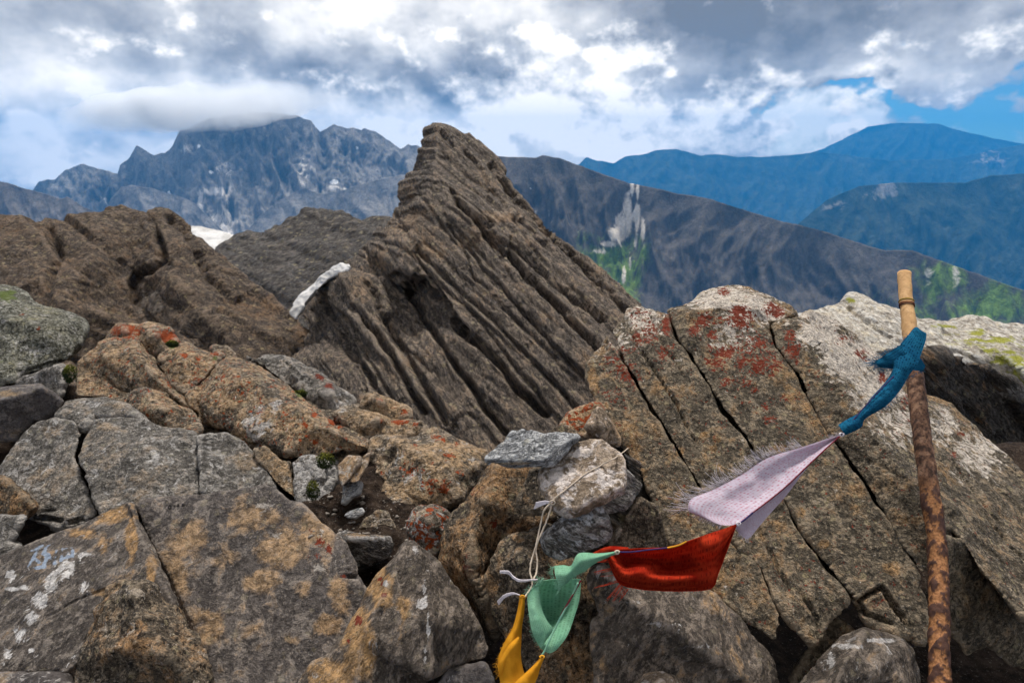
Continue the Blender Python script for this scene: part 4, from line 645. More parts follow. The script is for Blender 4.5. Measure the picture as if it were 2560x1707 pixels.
    slab([(1672, 776, -.03), (1690, 766, -.03), (1719, 758, -.03), (1751, 737, -.04), (1789, 718, -.05), (1818, 713, -.055), (1862, 718, -.055), (1910, 734, -.045), (1958, 760, -.035), (1992, 782, -.03), (1960, 796), (1923, 806)]+off(k5[1:], -4)+[(2320, 1520), (2310, 1610), (2250, 1595), (2172, 1567), (2150, 1520)]+off(k4[::-1][:-1], 7),
         pts=[(1820, 770, .004)], lines=[[(1720, 790, .004), (1800, 760, .004), (1900, 775, .004)]], cracks=[([(2140, 1515), (2175, 1482), (2204, 1465), (2240, 1520), (2270, 1560)], 6, .03), ([(2100, 1460), (2160, 1530), (2230, 1560)], 4, .02), ([(1870, 760), (1900, 790), (1990, 930)], 1.6, .004)], bed=((1, 1.4), .06, .0016, .1))
    slab([(1929, 812), (1960, 800), (1996, 788, -.03), (2025, 777, -.05), (2060, 790, -.08), (2150, 847, -.13), (2204, 890, -.16), (2250, 935, -.18), (2318, 986, -.20), (2375, 1015, -.20), (2436, 1061, -.20), (2507, 1140, -.18), (2560, 1197, -.16), (2660, 1300, -.15), (2660, 1640, -.02), (2560, 1550, .02), (2447, 1420, .03), (2405, 1346, .03), (2372, 1322, .02), (2340, 1400, .0), (2306, 1440, .0)]+off(k5[::-1][1:-1], 5),
         lines=[[(2005, 808, .0), (2054, 890, .012), (2100, 967, .02), (2200, 1100, .03), (2290, 1230, .035), (2370, 1318, .035)]], mat=M_BOULDER, bed=((1, 1.15), .035, .0028, .25), cracks=[([(2320, 1030), (2350, 1060), (2370, 1085)], 3, .01), ([(2385, 1160), (2440, 1240), (2510, 1320)], 3, .008), ([(2440, 1260), (2530, 1370), (2600, 1440)], 2.4, .008)])
    slab([(2330, 1330), (2402, 1350), (2447, 1428), (2556, 1556), (2660, 1650), (2660, 1700), (2524, 1664), (2466, 1609), (2414, 1637), (2372, 1558), (2325, 1480)], pl=plane(2450, 1500, 1.20, -.25, -.1), base=(0, .15, .02, .0), spots={}, bed=((1, 1.0), .04, .003, .2), edge=-.01)
    slab([(2095, 1546), (2128, 1570), (2150, 1600), (2100, 1640), (2010, 1720), (1975, 1700), (2040, 1600)], pl=plane(2080, 1620, 1.16, 0, .1), spots={}, th=.25)
    rock('rock', M_BROWN, [(2505, 1150), (2540, 1142), (2620, 1160), (2660, 1260), (2560, 1215)], plane(2560, 1180, 2.4, 0, .5), th=.3, label='small brown rock beyond the boulder at the right edge', cat='rock')
big_boulder()

# =================================================================== pole, strings, flags
def hit(x, y):
    """distance along the camera axis of the first surface seen in this direction"""
    r = (x-CX)/F*RIGHT-(y-CY)/F*UP+FWD; l = np.linalg.norm(r)
    dg = bpy.context.evaluated_depsgraph_get()
    ok, loc, *_ = S.ray_cast(dg, Vector(CAM), Vector(r/l), distance=30)
    return float((np.array(loc)-CAM)@FWD) if ok else 30.0
def catmull(p, n):
    p = np.asarray(p, float); m = len(p); t = np.linspace(0, m-1, n); i = np.clip(t.astype(int), 0, m-2); f = (t-i)[:, None]
    g = lambda k: p[np.clip(k, 0, m-1)]
    shp = p.shape[1:]; f = f.reshape((-1,)+(1,)*len(shp))
    a, b, c, d = g(i-1), g(i), g(i+1), g(i+2)
    return .5*((2*b)+(-a+c)*f+(2*a-5*b+4*c-d)*f**2+(-a+3*b-3*c+d)*f**3)
def tube(pts, rad, sides=6):
    pts = np.asarray(pts, float); n = len(pts); rad = np.broadcast_to(rad, (n,)); T = np.gradient(pts, axis=0); T /= np.linalg.norm(T, axis=1)[:, None]+1e-12
    ref = np.array((.3, .2, .93)); v = []; f = []
    for k in range(n):
        a = np.cross(T[k], ref); a /= np.linalg.norm(a)+1e-9; b = np.cross(T[k], a)
        for j in range(sides):
            th = 2*math.pi*j/sides; v.append(pts[k]+rad[k]*(a*math.cos(th)+b*math.sin(th)))
    for k in range(n-1):
        for j in range(sides): f.append((k*sides+j, k*sides+(j+1) % sides, (k+1)*sides+(j+1) % sides, (k+1)*sides+j))
    f.append(tuple(range(sides))[::-1]); f.append(tuple(range((n-1)*sides, n*sides)))
    return v, f
class Acc:
    def __init__(s): s.v = []; s.f = []
    def add(s, v, f): o = len(s.v); s.v += [tuple(q) for q in v]; s.f += [tuple(k+o for k in q) for q in f]
    def build(s, name, mat, parent=None): return place(name, mesh(name, s.v, s.f), mat, parent)
def pxline(l, n, off=None, jit=0.):
    """a line through photograph points; those without a distance lie on what is behind them"""
    q = np.array([(a[0], a[1], a[2] if len(a) > 2 else hit(a[0], a[1])-(off or .002)) for a in l]); q = catmull(q, n); return P(q[:, 0], q[:, 1], q[:, 2])

def cloth_mat(name, c1, c2, ink, ink_amt=.5, lines=26., rough=.9, trans=.35):
    t = NT(name); uv = t.n('ShaderNodeUVMap').outputs[0]; p = t.pos()
    n = t.noise(p, 55, 5, .6); n2 = t.noise(p, 14, 3, .5)
    c = t.mix(t.step(t.math('ADD', t.math('MULTIPLY', n, .5), t.math('MULTIPLY', n2, .5)), .38, .62), c1, c2)
    sep = t.n('ShaderNodeSeparateXYZ'); t.l(uv, sep.inputs[0])
    row = t.math('ABSOLUTE', t.math('SUBTRACT', t.math('FRACT', t.math('MULTIPLY', sep.outputs[1], lines)), .5))
    cmb = t.n('ShaderNodeCombineXYZ'); t.l(t.math('MULTIPLY', sep.outputs[0], 75.), cmb.inputs[0]); t.l(t.math('FLOOR', t.math('MULTIPLY', sep.outputs[1], lines)), cmb.inputs[1])
    let = t.noise(cmb.outputs[0], 1.0, 2, .6)
    m = t.math('MULTIPLY', t.math('MULTIPLY', t.step(row, .30, .20), t.step(let, .50, .54)), ink_amt)
    c = t.mix(m, c, ink)
    wv = t.math('MULTIPLY', t.math('SINE', t.math('MULTIPLY', sep.outputs[0], 900.)), t.math('SINE', t.math('MULTIPLY', sep.outputs[1], 900.)))
    nrm = t.bump(t.math('ADD', n, t.math('MULTIPLY', wv, .15)), .35, .002)
    d = t.n('ShaderNodeBsdfDiffuse'); t.l(c, d.inputs[0]); t.l(nrm, d.inputs['Normal'])
    tr = t.n('ShaderNodeBsdfTranslucent'); t.l(c, tr.inputs[0])
    mx = t.n('ShaderNodeMixShader'); mx.inputs[0].default_value = trans; t.l(d.outputs[0], mx.inputs[1]); t.l(tr.outputs[0], mx.inputs[2])
    o = t.n('ShaderNodeOutputMaterial'); t.l(mx.outputs[0], o.inputs[0]); return t.m
def plain_mat(name, c, c2=None, sc=60., rough=.8):
    t = NT(name); n = t.noise(t.pos(), sc, 5, .6); return t.finish(t.mix(t.step(n, .35, .65), c, c2 or tuple(k*.6 for k in c)), rough, t.bump(n, .4, .001), .2)

def sheet(name, mat, rows, parent, n=(34, 34), ripple=.0015, rsc=40., thick=.0005, label=None):
    R_ = catmull(np.array(rows, float), n[0]); R_ = np.swapaxes(catmull(np.swapaxes(R_, 0, 1), n[1]), 0, 1)
    g = P(R_[..., 0], R_[..., 1], R_[..., 2]); fl = g.reshape(-1, 3); seed = rng.uniform(0, 40, 3)
    fl = fl+((CAM-fl)/np.linalg.norm(CAM-fl, axis=1)[:, None])*(ripple*fbm(fl*rsc+seed, 3))[:, None]; g = fl.reshape(g.shape)
    du = np.gradient(g, axis=0); dv = np.gradient(g, axis=1); N_ = np.cross(du, dv); N_ /= np.linalg.norm(N_, axis=2)[..., None]+1e-12
    a, b = n; idx = np.arange(a*b).reshape(a, b); q = np.stack([idx[:-1, :-1], idx[1:, :-1], idx[1:, 1:], idx[:-1, 1:]], -1).reshape(-1, 4)
    v = np.vstack([(g+N_*thick).reshape(-1, 3), (g-N_*thick).reshape(-1, 3)]); m = a*b
    f = [tuple(k) for k in q]+[tuple(k[::-1]+m) for k in q]
    ring = list(idx[0, :])+list(idx[1:, -1])+list(idx[-1, -2::-1])+list(idx[-2:0:-1, 0])
    for i_, j_ in zip(ring, ring[1:]+ring[:1]): f.append((j_, i_, i_+m, j_+m))
    me = mesh(name, v, f); uvl = me.uv_layers.new(name='UVMap'); li = np.empty(len(me.loops), np.int32); me.loops.foreach_get('vertex_index', li); li %= m
    uv = np.column_stack([(li // b)/(a-1), (li % b)/(b-1)]).astype(np.float32); uvl.data.foreach_set('uv', uv.ravel())
    o = place(name, me, mat, parent)
    if label: o['label'] = label
    return o, g
def fringe(mat, parent, edge, dirpx, length, count, spread=.35, rad=.00035, curl=.3, name='frayed_threads'):
    """loose threads along an edge given as photograph points with distances"""
    e = catmull(np.array(edge, float), 200); acc = Acc()
    for _ in range(count):
        k = rng.integers(0, 200); x, y, d = e[k]; a = math.atan2(dirpx[1], dirpx[0])+rng.normal()*spread; L_ = length*rng.uniform(.35, 1.15); c = rng.normal()*curl
        pts = []
        for s_ in np.linspace(0, 1, 6):
            ang = a+c*s_*1.6; pts.append((x, y, d)); x += math.cos(ang)*L_/5; y += math.sin(ang)*L_/5; d += rng.normal()*.0012
        q = np.array(pts); acc.add(*tube(P(q[:, 0], q[:, 1], q[:, 2]), np.linspace(rad, rad*.5, 6), 3))
    return acc.build(name, mat, parent)

def pole():
    top, bot = np.array((2258, 683, 1/.746)), np.array((2354, 2050, 1/1.15))
    ctrl = [(683, 2258, 38), (836, 2275, 43), (950, 2289, 48), (1100, 2306, 51), (1197, 2320, 53), (1362, 2345, 54), (1540, 2348, 58), (1707, 2349, 62), (2050, 2352, 66)]
    y = np.linspace(683, 2050, 330); cx = np.interp(y, [c[0] for c in ctrl], [c[1] for c in ctrl]); w = np.interp(y, [c[0] for c in ctrl], [c[2] for c in ctrl])
    ker = np.ones(31)/31; cx = np.convolve(np.pad(cx, 15, 'edge'), ker, 'valid')
    d = 1/np.interp(y, [683, 1707, 2050], [.746, 1.05, 1.15]); c = P(cx, y, d); r = w/2/F*d*.75
    root = empty('wooden_pole', c[-1]); tag(root, 'upright wooden pole with peeled top and insect-eaten bark below', 'pole')
    T = np.gradient(c, axis=0); T /= np.linalg.norm(T, axis=1)[:, None]; A = np.cross(T, (0, 1., 0)); A /= np.linalg.norm(A, axis=1)[:, None]; B = np.cross(T, A); ns = 64
    th = np.linspace(0, 2*math.pi, ns, endpoint=False)
    v = c[:, None]+r[:, None, None]*(A[:, None]*np.cos(th)[None, :, None]+B[:, None]*np.sin(th)[None, :, None]); nr = (v-c[:, None]).reshape(-1, 3); nr /= np.linalg.norm(nr, axis=1)[:, None]; fl = v.reshape(-1, 3)
    bark = np.repeat(np.clip((y-848)/8, 0, 1), ns); edge_w = pn(fl*60)*12; bark = np.clip((np.repeat(y, ns)+edge_w-850)/6, 0, 1)
    eaten = np.clip((np.repeat(y, ns)-1190)/60, 0, 1); holes = fbm(fl*np.array((58, 58, 20)), 5, .65)
    peel = eaten*np.clip((holes+.10)*6, 0, 1)
    disp = .0011*fbm(fl*45, 3)+bark*.0010-peel*.0017+bark*.0009*fbm(fl*120, 3)+.0006*pn(fl*np.array((20, 20, 8)))
    knot = np.exp(-(((np.repeat(y, ns)-1265)/26)**2))*.0022+np.exp(-(((np.repeat(y, ns)-800)/12)**2))*.0006
    fl = fl+nr*(disp+knot*np.clip(pn(fl*18)+.6, 0, 1))[:, None]
    nrow = len(y); f = [(k*ns+j, k*ns+(j+1) % ns, (k+1)*ns+(j+1) % ns, (k+1)*ns+j) for k in range(nrow-1) for j in range(ns)]
    fl = np.vstack([fl, c[0]-T[0]*.0015, c[-1]]); f += [(nrow*ns, (j+1) % ns, j) for j in range(ns)]+[(nrow*ns+1, (nrow-1)*ns+j, (nrow-1)*ns+(j+1) % ns) for j in range(ns)]
    me = mesh('shaft', fl, f); col = np.zeros((len(fl), 4)); col[:-2, 0] = bark; col[:-2, 1] = peel; col[:, 3] = 1
    a = me.color_attributes.new('stain', 'FLOAT_COLOR', 'POINT'); a.data.foreach_set('color', col.astype(np.float32).ravel())
    t = NT('pole_wood'); p = t.pos(); pw = t.map(p, (1, 1, .18)); n1 = t.noise(pw, 90, 6, .65, .4); n2 = t.noise(t.map(p, (1, 1, .45)), 95, 5, .62); n3 = t.noise(p, 260, 3, .6)
    at = t.n('ShaderNodeAttribute', attribute_name='stain'); sp = t.n('ShaderNodeSeparateColor'); t.l(at.outputs[0], sp.inputs[0])
    wood = t.ramp(n1, [(.35, (.40, .225, .095)), (.55, (.52, .31, .14)), (.7, (.60, .38, .19))]); wood = t.mix(t.math('MULTIPLY', t.step(n3, .66, .70), .8), wood, (.08, .04, .02))
    barkc = t.ramp(n2, [(.38, (.030, .014, .009)), (.47, (.095, .046, .027)), (.55, (.155, .078, .045)), (.64, (.25, .14, .085))]); barkc = t.mix(t.math('MULTIPLY', t.step(n3, .45, .36), .8), barkc, (.02, .011, .008))
    low = t.mix(t.step(n3, .36, .62), (.17, .070, .026), (.34, .155, .062))
    c_ = t.mix(sp.outputs[0], wood, barkc); darkbark = t.ramp(n2, [(.4, (.030, .012, .009)), (.6, (.075, .034, .022))])
    up = t.n('ShaderNodeAttribute', attribute_name='stain')
    c_ = t.mix(sp.outputs[2], c_, darkbark); c_ = t.mix(sp.outputs[1], c_, low)
    col[:-2, 2] = eaten*bark; a.data.foreach_set('color', col.astype(np.float32).ravel())
    m = t.finish(c_, .75, t.bump(t.math('ADD', n1, t.math('MULTIPLY', n3, .6)), .6, .002), .25)
    place('shaft', me, m, root)
    for dy, cc in ((755, (.32, .22, .01)), (761, (.16, .02, .01)), (766, (.05, .012, .012))):
        k = int(np.argmin(np.abs(y-dy))); ring = c[k]+(r[k]+.0007)*(A[k]*np.cos(np.linspace(0, 2*math.pi, 49))[:, None]+B[k]*np.sin(np.linspace(0, 2*math.pi, 49))[:, None])+T[k]*(.0012*np.sin(np.linspace(0, 6.28, 49)))[:, None]
        acc = Acc(); acc.add(*tube(ring, .0011, 6)); acc.build('thread_band', plain_mat('thread', cc), root)
pole()

def flags():
    root = empty('prayer_flag_line', P(np.array(1843.), np.array(1308.), np.array(1.02))); tag(root, 'line of frayed prayer flags in blue, white, red, green and yellow strung from the pole', 'prayer flags')
    MB = cloth_mat('cloth_blue', (.010, .085, .175), (.018, .150, .270), (.004, .015, .045), .9, 9.)
    MW = cloth_mat('cloth_white', (.54, .46, .55), (.66, .60, .68), (.48, .19, .26), .8, 15.)
    MRd = cloth_mat('cloth_red', (.30, .014, .007), (.60, .060, .022), (.10, .006, .005), .55, 9., trans=.4)
    MG = cloth_mat('cloth_green', (.17, .40, .26), (.28, .53, .36), (.07, .17, .11), .7, 12.)
    MY = cloth_mat('cloth_yellow', (.62, .27, .018), (.74, .36, .03), (.4, .15, .01), .1, 10.)
    th = {k: plain_mat('thread_'+k, c) for k, c in (('blue', (.015, .13, .25)), ('white', (.68, .62, .66)), ('red', (.62, .06, .02)), ('green', (.22, .46, .32)), ('yellow', (.66, .30, .02)), ('cord', (.03, .02, .09)), ('cordred', (.16, .008, .02)), ('cream', (.52, .43, .34)))}
    lm = lambda a, b, k: tuple(a[i]+(b[i]-a[i])*k for i in range(3))
    def strip(pairs, bulge=0.0, cols=5):
        out = []
        for L_, R__ in pairs:
            out.append([(*[L_[i]+(R__[i]-L_[i])*k for i in range(2)], L_[2]+(R__[2]-L_[2])*k-bulge*math.sin(math.pi*k)) for k in np.linspace(0, 1, cols)])
        return out
    # blue, knotted round the pole
    pd = lambda y: 1/np.interp(y, [683, 1707], [.746, 1.05])
    b1 = strip([((2096, 1062, 1.065), (2113, 1087, 1.06)), ((2122, 1046, 1.07), (2152, 1068, 1.06)), ((2150, 1030, 1.075), (2163, 1046, 1.07)), ((2180, 992, 1.085), (2215, 1014, 1.075)), ((2212, 957, 1.095), (2250, 975, 1.085)), ((2233, 922, 1.10), (2272, 938, 1.10)), ((2236, 893, 1.115), (2292, 912, 1.11)), ((2252, 860, 1.14), (2304, 880, 1.15)), ((2270, 838, 1.165), (2314, 850, 1.19)), ((2286, 819, 1.19), (2315, 833, 1.22)), ((2296, 822, 1.24), (2308, 842, 1.25)), ((2280, 836, 1.28), (2285, 866, 1.28))], .012, 6)
    o, g = sheet('flag', MB, b1, root, (80, 26), .004, 55., label='blue flag knotted round the pole'); 
    sheet('flag_flap', MB, strip([((2250, 862, 1.12), (2275, 905, 1.12)), ((2225, 878, 1.115), (2258, 925, 1.11)), ((2205, 892, 1.12), (2232, 922, 1.115)), ((2188, 905, 1.125), (2198, 918, 1.125))], .006), o, (26, 20), .004, 60.)
    sheet('flag_flap', MB, strip([((2285, 885, 1.155), (2282, 925, 1.14)), ((2300, 895, 1.17), (2300, 928, 1.16)), ((2313, 915, 1.185), (2306, 930, 1.18))], .004), o, (20, 16), .003, 60.)
    fringe(th['blue'], o, [(2215, 880, 1.11), (2190, 905, 1.12), (2205, 922, 1.115), (2235, 925, 1.11)], (-1, .15), 22, 110, .5); fringe(th['blue'], o, [(2180, 1010, 1.08), (2215, 1015, 1.075), (2245, 985, 1.085)], (.2, 1), 12, 60, .6)
    fringe(th['blue'], o, [(2306, 925, 1.17), (2285, 935, 1.13), (2262, 948, 1.10)], (.3, 1), 9, 40, .6); fringe(th['blue'], o, [(2096, 1064, 1.062), (2113, 1086, 1.06)], (-.8, .6), 8, 24, .6)
    fringe(th['blue'], o, [(2270, 838, 1.16), (2240, 870, 1.11), (2215, 882, 1.11)], (-.8, -.4), 10, 50, .5); fringe(th['blue'], o, [(2188, 905, 1.12), (2200, 915, 1.12)], (-1, .1), 44, 26, .25, .0003)
    # white
    ck = [(2103, 1087, 1.06), (2065, 1121, 1.05), (2015, 1168, 1.04), (1965, 1216, 1.035), (1918, 1254, 1.03), (1878, 1284, 1.02), (1848, 1308, 1.01)]
    ek = [(2092, 1090, 1.065), (2012, 1117, 1.07), (1927, 1147, 1.08), (1862, 1190, 1.08), (1792, 1228, 1.07), (1742, 1250, 1.055), (1733, 1278, 1.045)]
    ek = [(c[0]+(e[0]-c[0])*1.10, c[1]+(e[1]-c[1])*1.10, e[2]) for c, e in zip(ck, ek)]
    rows = [[(*[c[i]+(e[i]-c[i])*k for i in range(2)], c[2]+(e[2]-c[2])*k+.008*math.sin(k*5)) for k in np.linspace(0, 1, 5)] for c, e in zip(ck, ek)]
    rows.append([(1846, 1311, 1.01), (1825, 1313, 1.015), (1800, 1311, 1.02), (1768, 1298, 1.03), (1738, 1284, 1.045)])
    ow, g = sheet('flag', MW, rows, root, (60, 40), .003, 30., label='white flag with faded pink print')
    sheet('flag_fold', MW, strip([((2025, 1158, 1.046), (2028, 1154, 1.05)), ((1985, 1200, 1.04), (1990, 1205, 1.055)), ((1940, 1238, 1.035), (1958, 1246, 1.06)), ((1900, 1268, 1.03), (1922, 1286, 1.055)), ((1870, 1292, 1.022), (1895, 1318, 1.045)), ((1848, 1312, 1.018), (1870, 1346, 1.035)), ((1838, 1318, 1.02), (1850, 1335, 1.03))], -.004), ow, (40, 20), .002, 40.)
    fringe(th['white'], ow, [(e[0], e[1], e[2]) for e in ek[1:5]], (-.75, -.55), 36, 190, .25, .0004); fringe(th['white'], ow, [(1830, 1210, 1.075), (1792, 1228, 1.07), (1742, 1252, 1.055), (1732, 1277, 1.045)], (-1, -.12), 66, 80, .2, .0005, .4)
    fringe(th['white'], ow, [(1738, 1284, 1.045), (1768, 1298, 1.03), (1805, 1313, 1.02)], (-.5, .8), 12, 90, .3, .0003); fringe(th['white'], ow, [(1846, 1330, 1.03), (1870, 1347, 1.035)], (-.2, 1), 12, 40, .3, .0003); fringe(th['white'], ow, [(2060, 1105, 1.066), (2085, 1092, 1.064), (2100, 1088, 1.06)], (-.8, -.5), 12, 40, .4, .0003)
    # red
    tk = [(1543, 1374, .985), (1580, 1371, .985), (1625, 1369, .985), (1668, 1367, .985), (1715, 1354, .99), (1770, 1334, .995), (1815, 1319, 1.005), (1843, 1308, 1.01)]
    bk = [(1519, 1396, 1.0), (1546, 1455, 1.0), (1592, 1471, 1.005), (1650, 1476, 1.01), (1712, 1477, 1.01), (1778, 1470, 1.005), (1797, 1430, 1.005), (1840, 1316, 1.012)]
    prof = [[0, .012, .002, -.008, .004], [0, .034, .002, -.030, .012], [0, .050, -.030, -.038, .024], [0, .056, .034, -.042, .028], [0, .040, .036, -.034, .026], [0, -.016, .016, .002, .016], [0, -.008, .014, .006, .0], [0, 0, 0, 0, 0]]
    rows = [[(*[a[i]+(b[i]-a[i])*k for i in range(2)], a[2]+(b[2]-a[2])*k+prof[j][n_]) for n_, k in enumerate(np.linspace(0, 1, 5))] for j, (a, b) in enumerate(zip(tk, bk))]
    orr, g = sheet('flag', MRd, rows, root, (70, 44), .007, 26., label='bright red flag with deep fold')
    sheet('flag_flap', MRd, strip([((1482, 1382, 1.03), (1500, 1386, 1.02)), ((1505, 1370, 1.02), (1522, 1384, 1.01)), ((1530, 1365, 1.01), (1545, 1380, .99)), ((1570, 1368, 1.0), (1575, 1376, .99))], .003), orr, (24, 14), .002, 50.)
    fringe(th['red'], orr, [(1519, 1396, 1.0), (1530, 1425, 1.0), (1545, 1455, 1.0)], (-1, .24), 62, 16, .10, .0004, .12); fringe(th['red'], orr, [(1548, 1458, 1.0), (1560, 1468, 1.002), (1572, 1472, 1.004)], (-.62, .85), 50, 22, .10, .00045, .1)
    fringe(th['red'], orr, [(1580, 1470, 1.005), (1700, 1478, 1.01), (1780, 1470, 1.005)], (0, 1), 6, 40, .5, .0003)
    # green
    og, g = sheet('flag', MG, [[(1348, 1452, 1.02), (1375, 1448, 1.02), (1410, 1446, 1.03), (1452, 1446, 1.02)], [(1320, 1486, 1.0), (1365, 1484, 1.045), (1405, 1488, 1.05), (1449, 1492, 1.01)], [(1324, 1540, .985), (1365, 1536, 1.05), (1400, 1540, 1.03), (1436, 1540, 1.0)], [(1333, 1585, .97), (1362, 1585, 1.0), (1390, 1588, .985), (1418, 1588, .985)], [(1352, 1620, .96), (1362, 1626, .955), (1374, 1632, .96), (1390, 1624, .97)]], root, (50, 36), .003, 40., label='pale green flag hanging as a pouch')
    sheet('flag_fold', MG, [[(1318, 1488, .98), (1332, 1472, .985), (1347, 1462, .99)], [(1322, 1530, .965), (1338, 1520, .965), (1353, 1518, .985)], [(1327, 1560, .955), (1348, 1552, .955), (1368, 1552, .975)], [(1336, 1592, .95), (1356, 1585, .95), (1382, 1572, .97)], [(1353, 1622, .95), (1358, 1610, .95), (1366, 1598, .958)]], og, (40, 22), .002, 45.)
    sheet('flag_flap', MG, [[(1545, 1377, .982), (1544, 1379, .982), (1543, 1383, .982)], [(1520, 1381, .985), (1518, 1386, .975), (1515, 1394, .98)], [(1490, 1383, .985), (1488, 1394, .97), (1486, 1408, .975)], [(1447, 1383, .985), (1455, 1402, .965), (1465, 1424, .975)], [(1428, 1413, .98), (1430, 1425, .97), (1436, 1440, .975)], [(1408, 1412, .985), (1412, 1436, .965), (1415, 1458, .97)], [(1386, 1414, .985), (1388, 1436, .97), (1398, 1470, .965)]], og, (50, 20), .002, 45.)
    fringe(th['green'], og, [(1386, 1414, .985), (1382, 1430, .98), (1392, 1455, .97), (1400, 1470, .965)], (-.9, .5), 16, 70, .5, .0003, .7); fringe(th['green'], og, [(1400, 1468, .965), (1420, 1450, .97), (1440, 1438, .975), (1465, 1424, .975)], (.1, 1), 7, 70, .4, .0003); fringe(th['green'], og, [(1320, 1488, .98), (1345, 1460, .99), (1352, 1455, 1.0)], (-.3, -1), 20, 60, .5, .0003, .7); fringe(th['green'], og, [(1322, 1530, .965), (1330, 1580, .955), (1345, 1612, .95)], (-1, .2), 6, 60, .4, .0003); fringe(th['green'], og, [(1398, 1468, .965), (1402, 1472, .965)], (-.5, 1), 28, 8, .1, .0004)
    # yellow
    oy, g = sheet('flag', MY, strip([((1300, 1490, .985), (1312, 1496, .985)), ((1294, 1525, .975), (1310, 1530, .98)), ((1282, 1568, .965), (1305, 1562, .975)), ((1262, 1604, .955), (1303, 1597, .97)), ((1245, 1650, .945), (1302, 1640, .965)), ((1250, 1700, .935), (1310, 1680, .955)), ((1256, 1740, .925), (1330, 1720, .945)), ((1290, 1755, .93), (1345, 1735, .94))], .012), root, (60, 26), .002, 40., label='yellow flag twisted into the bottom edge')
    sheet('flag_fold', MY, strip([((1353, 1640, .95), (1359, 1646, .95)), ((1334, 1662, .94), (1350, 1668, .945)), ((1306, 1688, .925), (1344, 1690, .94)), ((1280, 1712, .915), (1334, 1712, .93)), ((1260, 1745, .91), (1320, 1745, .92))], .006), oy, (36, 18), .002, 45.)
    sheet('flag_fold', MY, strip([((1296, 1590, .955), (1301, 1597, .955)), ((1272, 1612, .945), (1285, 1620, .94)), ((1252, 1645, .94), (1264, 1652, .935)), ((1244, 1662, .94), (1252, 1690, .935))], .003), oy, (26, 14), .0015, 50.)
    fringe(th['yellow'], oy, [(1282, 1570, .965), (1262, 1604, .955), (1244, 1652, .945)], (-1, .3), 7, 50, .5, .0003); fringe(th['yellow'], oy, [(1244, 1655, .945), (1250, 1690, .935)], (-1, .5), 14, 36, .4, .0003); fringe(th['yellow'], oy, [(1298, 1490, .985), (1312, 1496, .985)], (-.3, -1), 9, 30, .6, .0003)
    # the line itself
    def cord(l, r, m, name='cord'):
        q = catmull(np.array(l, float), 40); acc = Acc(); acc.add(*tube(P(q[:, 0], q[:, 1], q[:, 2]), r, 6)); acc.build(name, m, root)
    dz = lambda l, o: [(a, b, c-o) for a, b, c in l]
    cord(dz([(2235, 940, 1.085), (2200, 975, 1.08), (2150, 1030, 1.068), (2103, 1087, 1.055)], .004), .0011, th['cord']); cord(dz(ck, .0025), .0011, th['cordred']); cord([(1882, 1281, 1.015), (1865, 1296, 1.01), (1848, 1308, 1.0)], .0016, th['cord'])
    cord(dz([(1668, 1369, .985), (1620, 1374, .985), (1580, 1379, .98), (1545, 1379, .98)], .006), .0012, th['cord']); cord(dz([(1716, 1353, .99), (1695, 1363, .987), (1668, 1369, .985)], .003), .0014, th['yellow'])
    cord([(1452, 1450, .985), (1430, 1490, .98), (1412, 1520, .975), (1401, 1540, .97)], .0015, th['cordred']); cord([(1445, 1456, .98), (1425, 1500, .98), (1400, 1545, .965), (1380, 1585, .95), (1362, 1625, .945), (1352, 1640, .945)], .0016, th['green'])
    for x, y, d, m in ((2104, 1086, 1.05, 'white'), (1846, 1309, 1.0, 'white'), (1543, 1380, .972, 'cream'), (1355, 1642, .94, 'yellow'), (1306, 1492, .975, 'yellow')):
        q = np.array([(x+5*math.cos(t_)*(1-.2*math.sin(3*t_)), y+4*math.sin(t_), d-.001*math.cos(2*t_)) for t_ in np.linspace(0, 12, 40)]); acc = Acc(); acc.add(*tube(P(q[:, 0], q[:, 1], q[:, 2]), .0013, 6)); acc.build('knot', th[m], root)
    # white string tied round the cairn stone
    st = empty('white_string', P(np.array(1380.), np.array(1255.), np.array(1.08))); tag(st, 'thin white string tied round the pale cairn stone and hanging to the flags', 'string')
    ms = th['cream']
    def string(l, r=.0014, nm='strand', m=ms):
        p_ = pxline(l, 60, .0025); tw = rng.normal(size=(60, 3))*.0002; acc = Acc(); acc.add(*tube(p_+tw, r, 6)); acc.build(nm, m, st)
    string([(1570, 1120), (1543, 1141), (1500, 1164), (1460, 1187), (1414, 1224), (1388, 1244), (1380, 1255, 1.07)], .0013)
    for l in ([(1380, 1255, 1.07), (1360, 1276, 1.065), (1349, 1321, 1.06), (1339, 1367, 1.05), (1328, 1402, 1.04), (1325, 1430, 1.03), (1330, 1449, 1.02), (1328, 1467, 1.01), (1312, 1492, .985)], [(1380, 1258, 1.068), (1368, 1298, 1.06), (1352, 1336, 1.055), (1340, 1370, 1.05), (1343, 1402, 1.04), (1341, 1430, 1.03), (1334, 1447, 1.015)]): string(l, .0016)
    for k in range(3): string([(1344, 1448, 1.01), (1302, 1449+k*2, 1.02), (1284, 1441+k*2, 1.03), (1271, 1428+k*3, 1.035), (1250, 1427+k*2, 1.03)], .0011, m=th['white'])
    for k in range(5): string([(1300, 1487, .985), (1281, 1481+k, .99), (1260, 1487+k*2, .995), (1243+k, 1503+k*2, 1.0)], .0007, 'tail', th['white'])
    for k in range(6): string([(1380, 1255, 1.066), (1362, 1252+k*1.5, 1.065), (1340-k, 1256+k*3, 1.068)], .0009, 'tail', th['white'])
    q = np.array([(1381+6*math.cos(t_), 1256+5*math.sin(t_), 1.064) for t_ in np.linspace(0, 14, 40)]); acc = Acc(); acc.add(*tube(P(q[:, 0], q[:, 1], q[:, 2]+.0), .0014, 6)); acc.build('knot', ms, st)
flags()

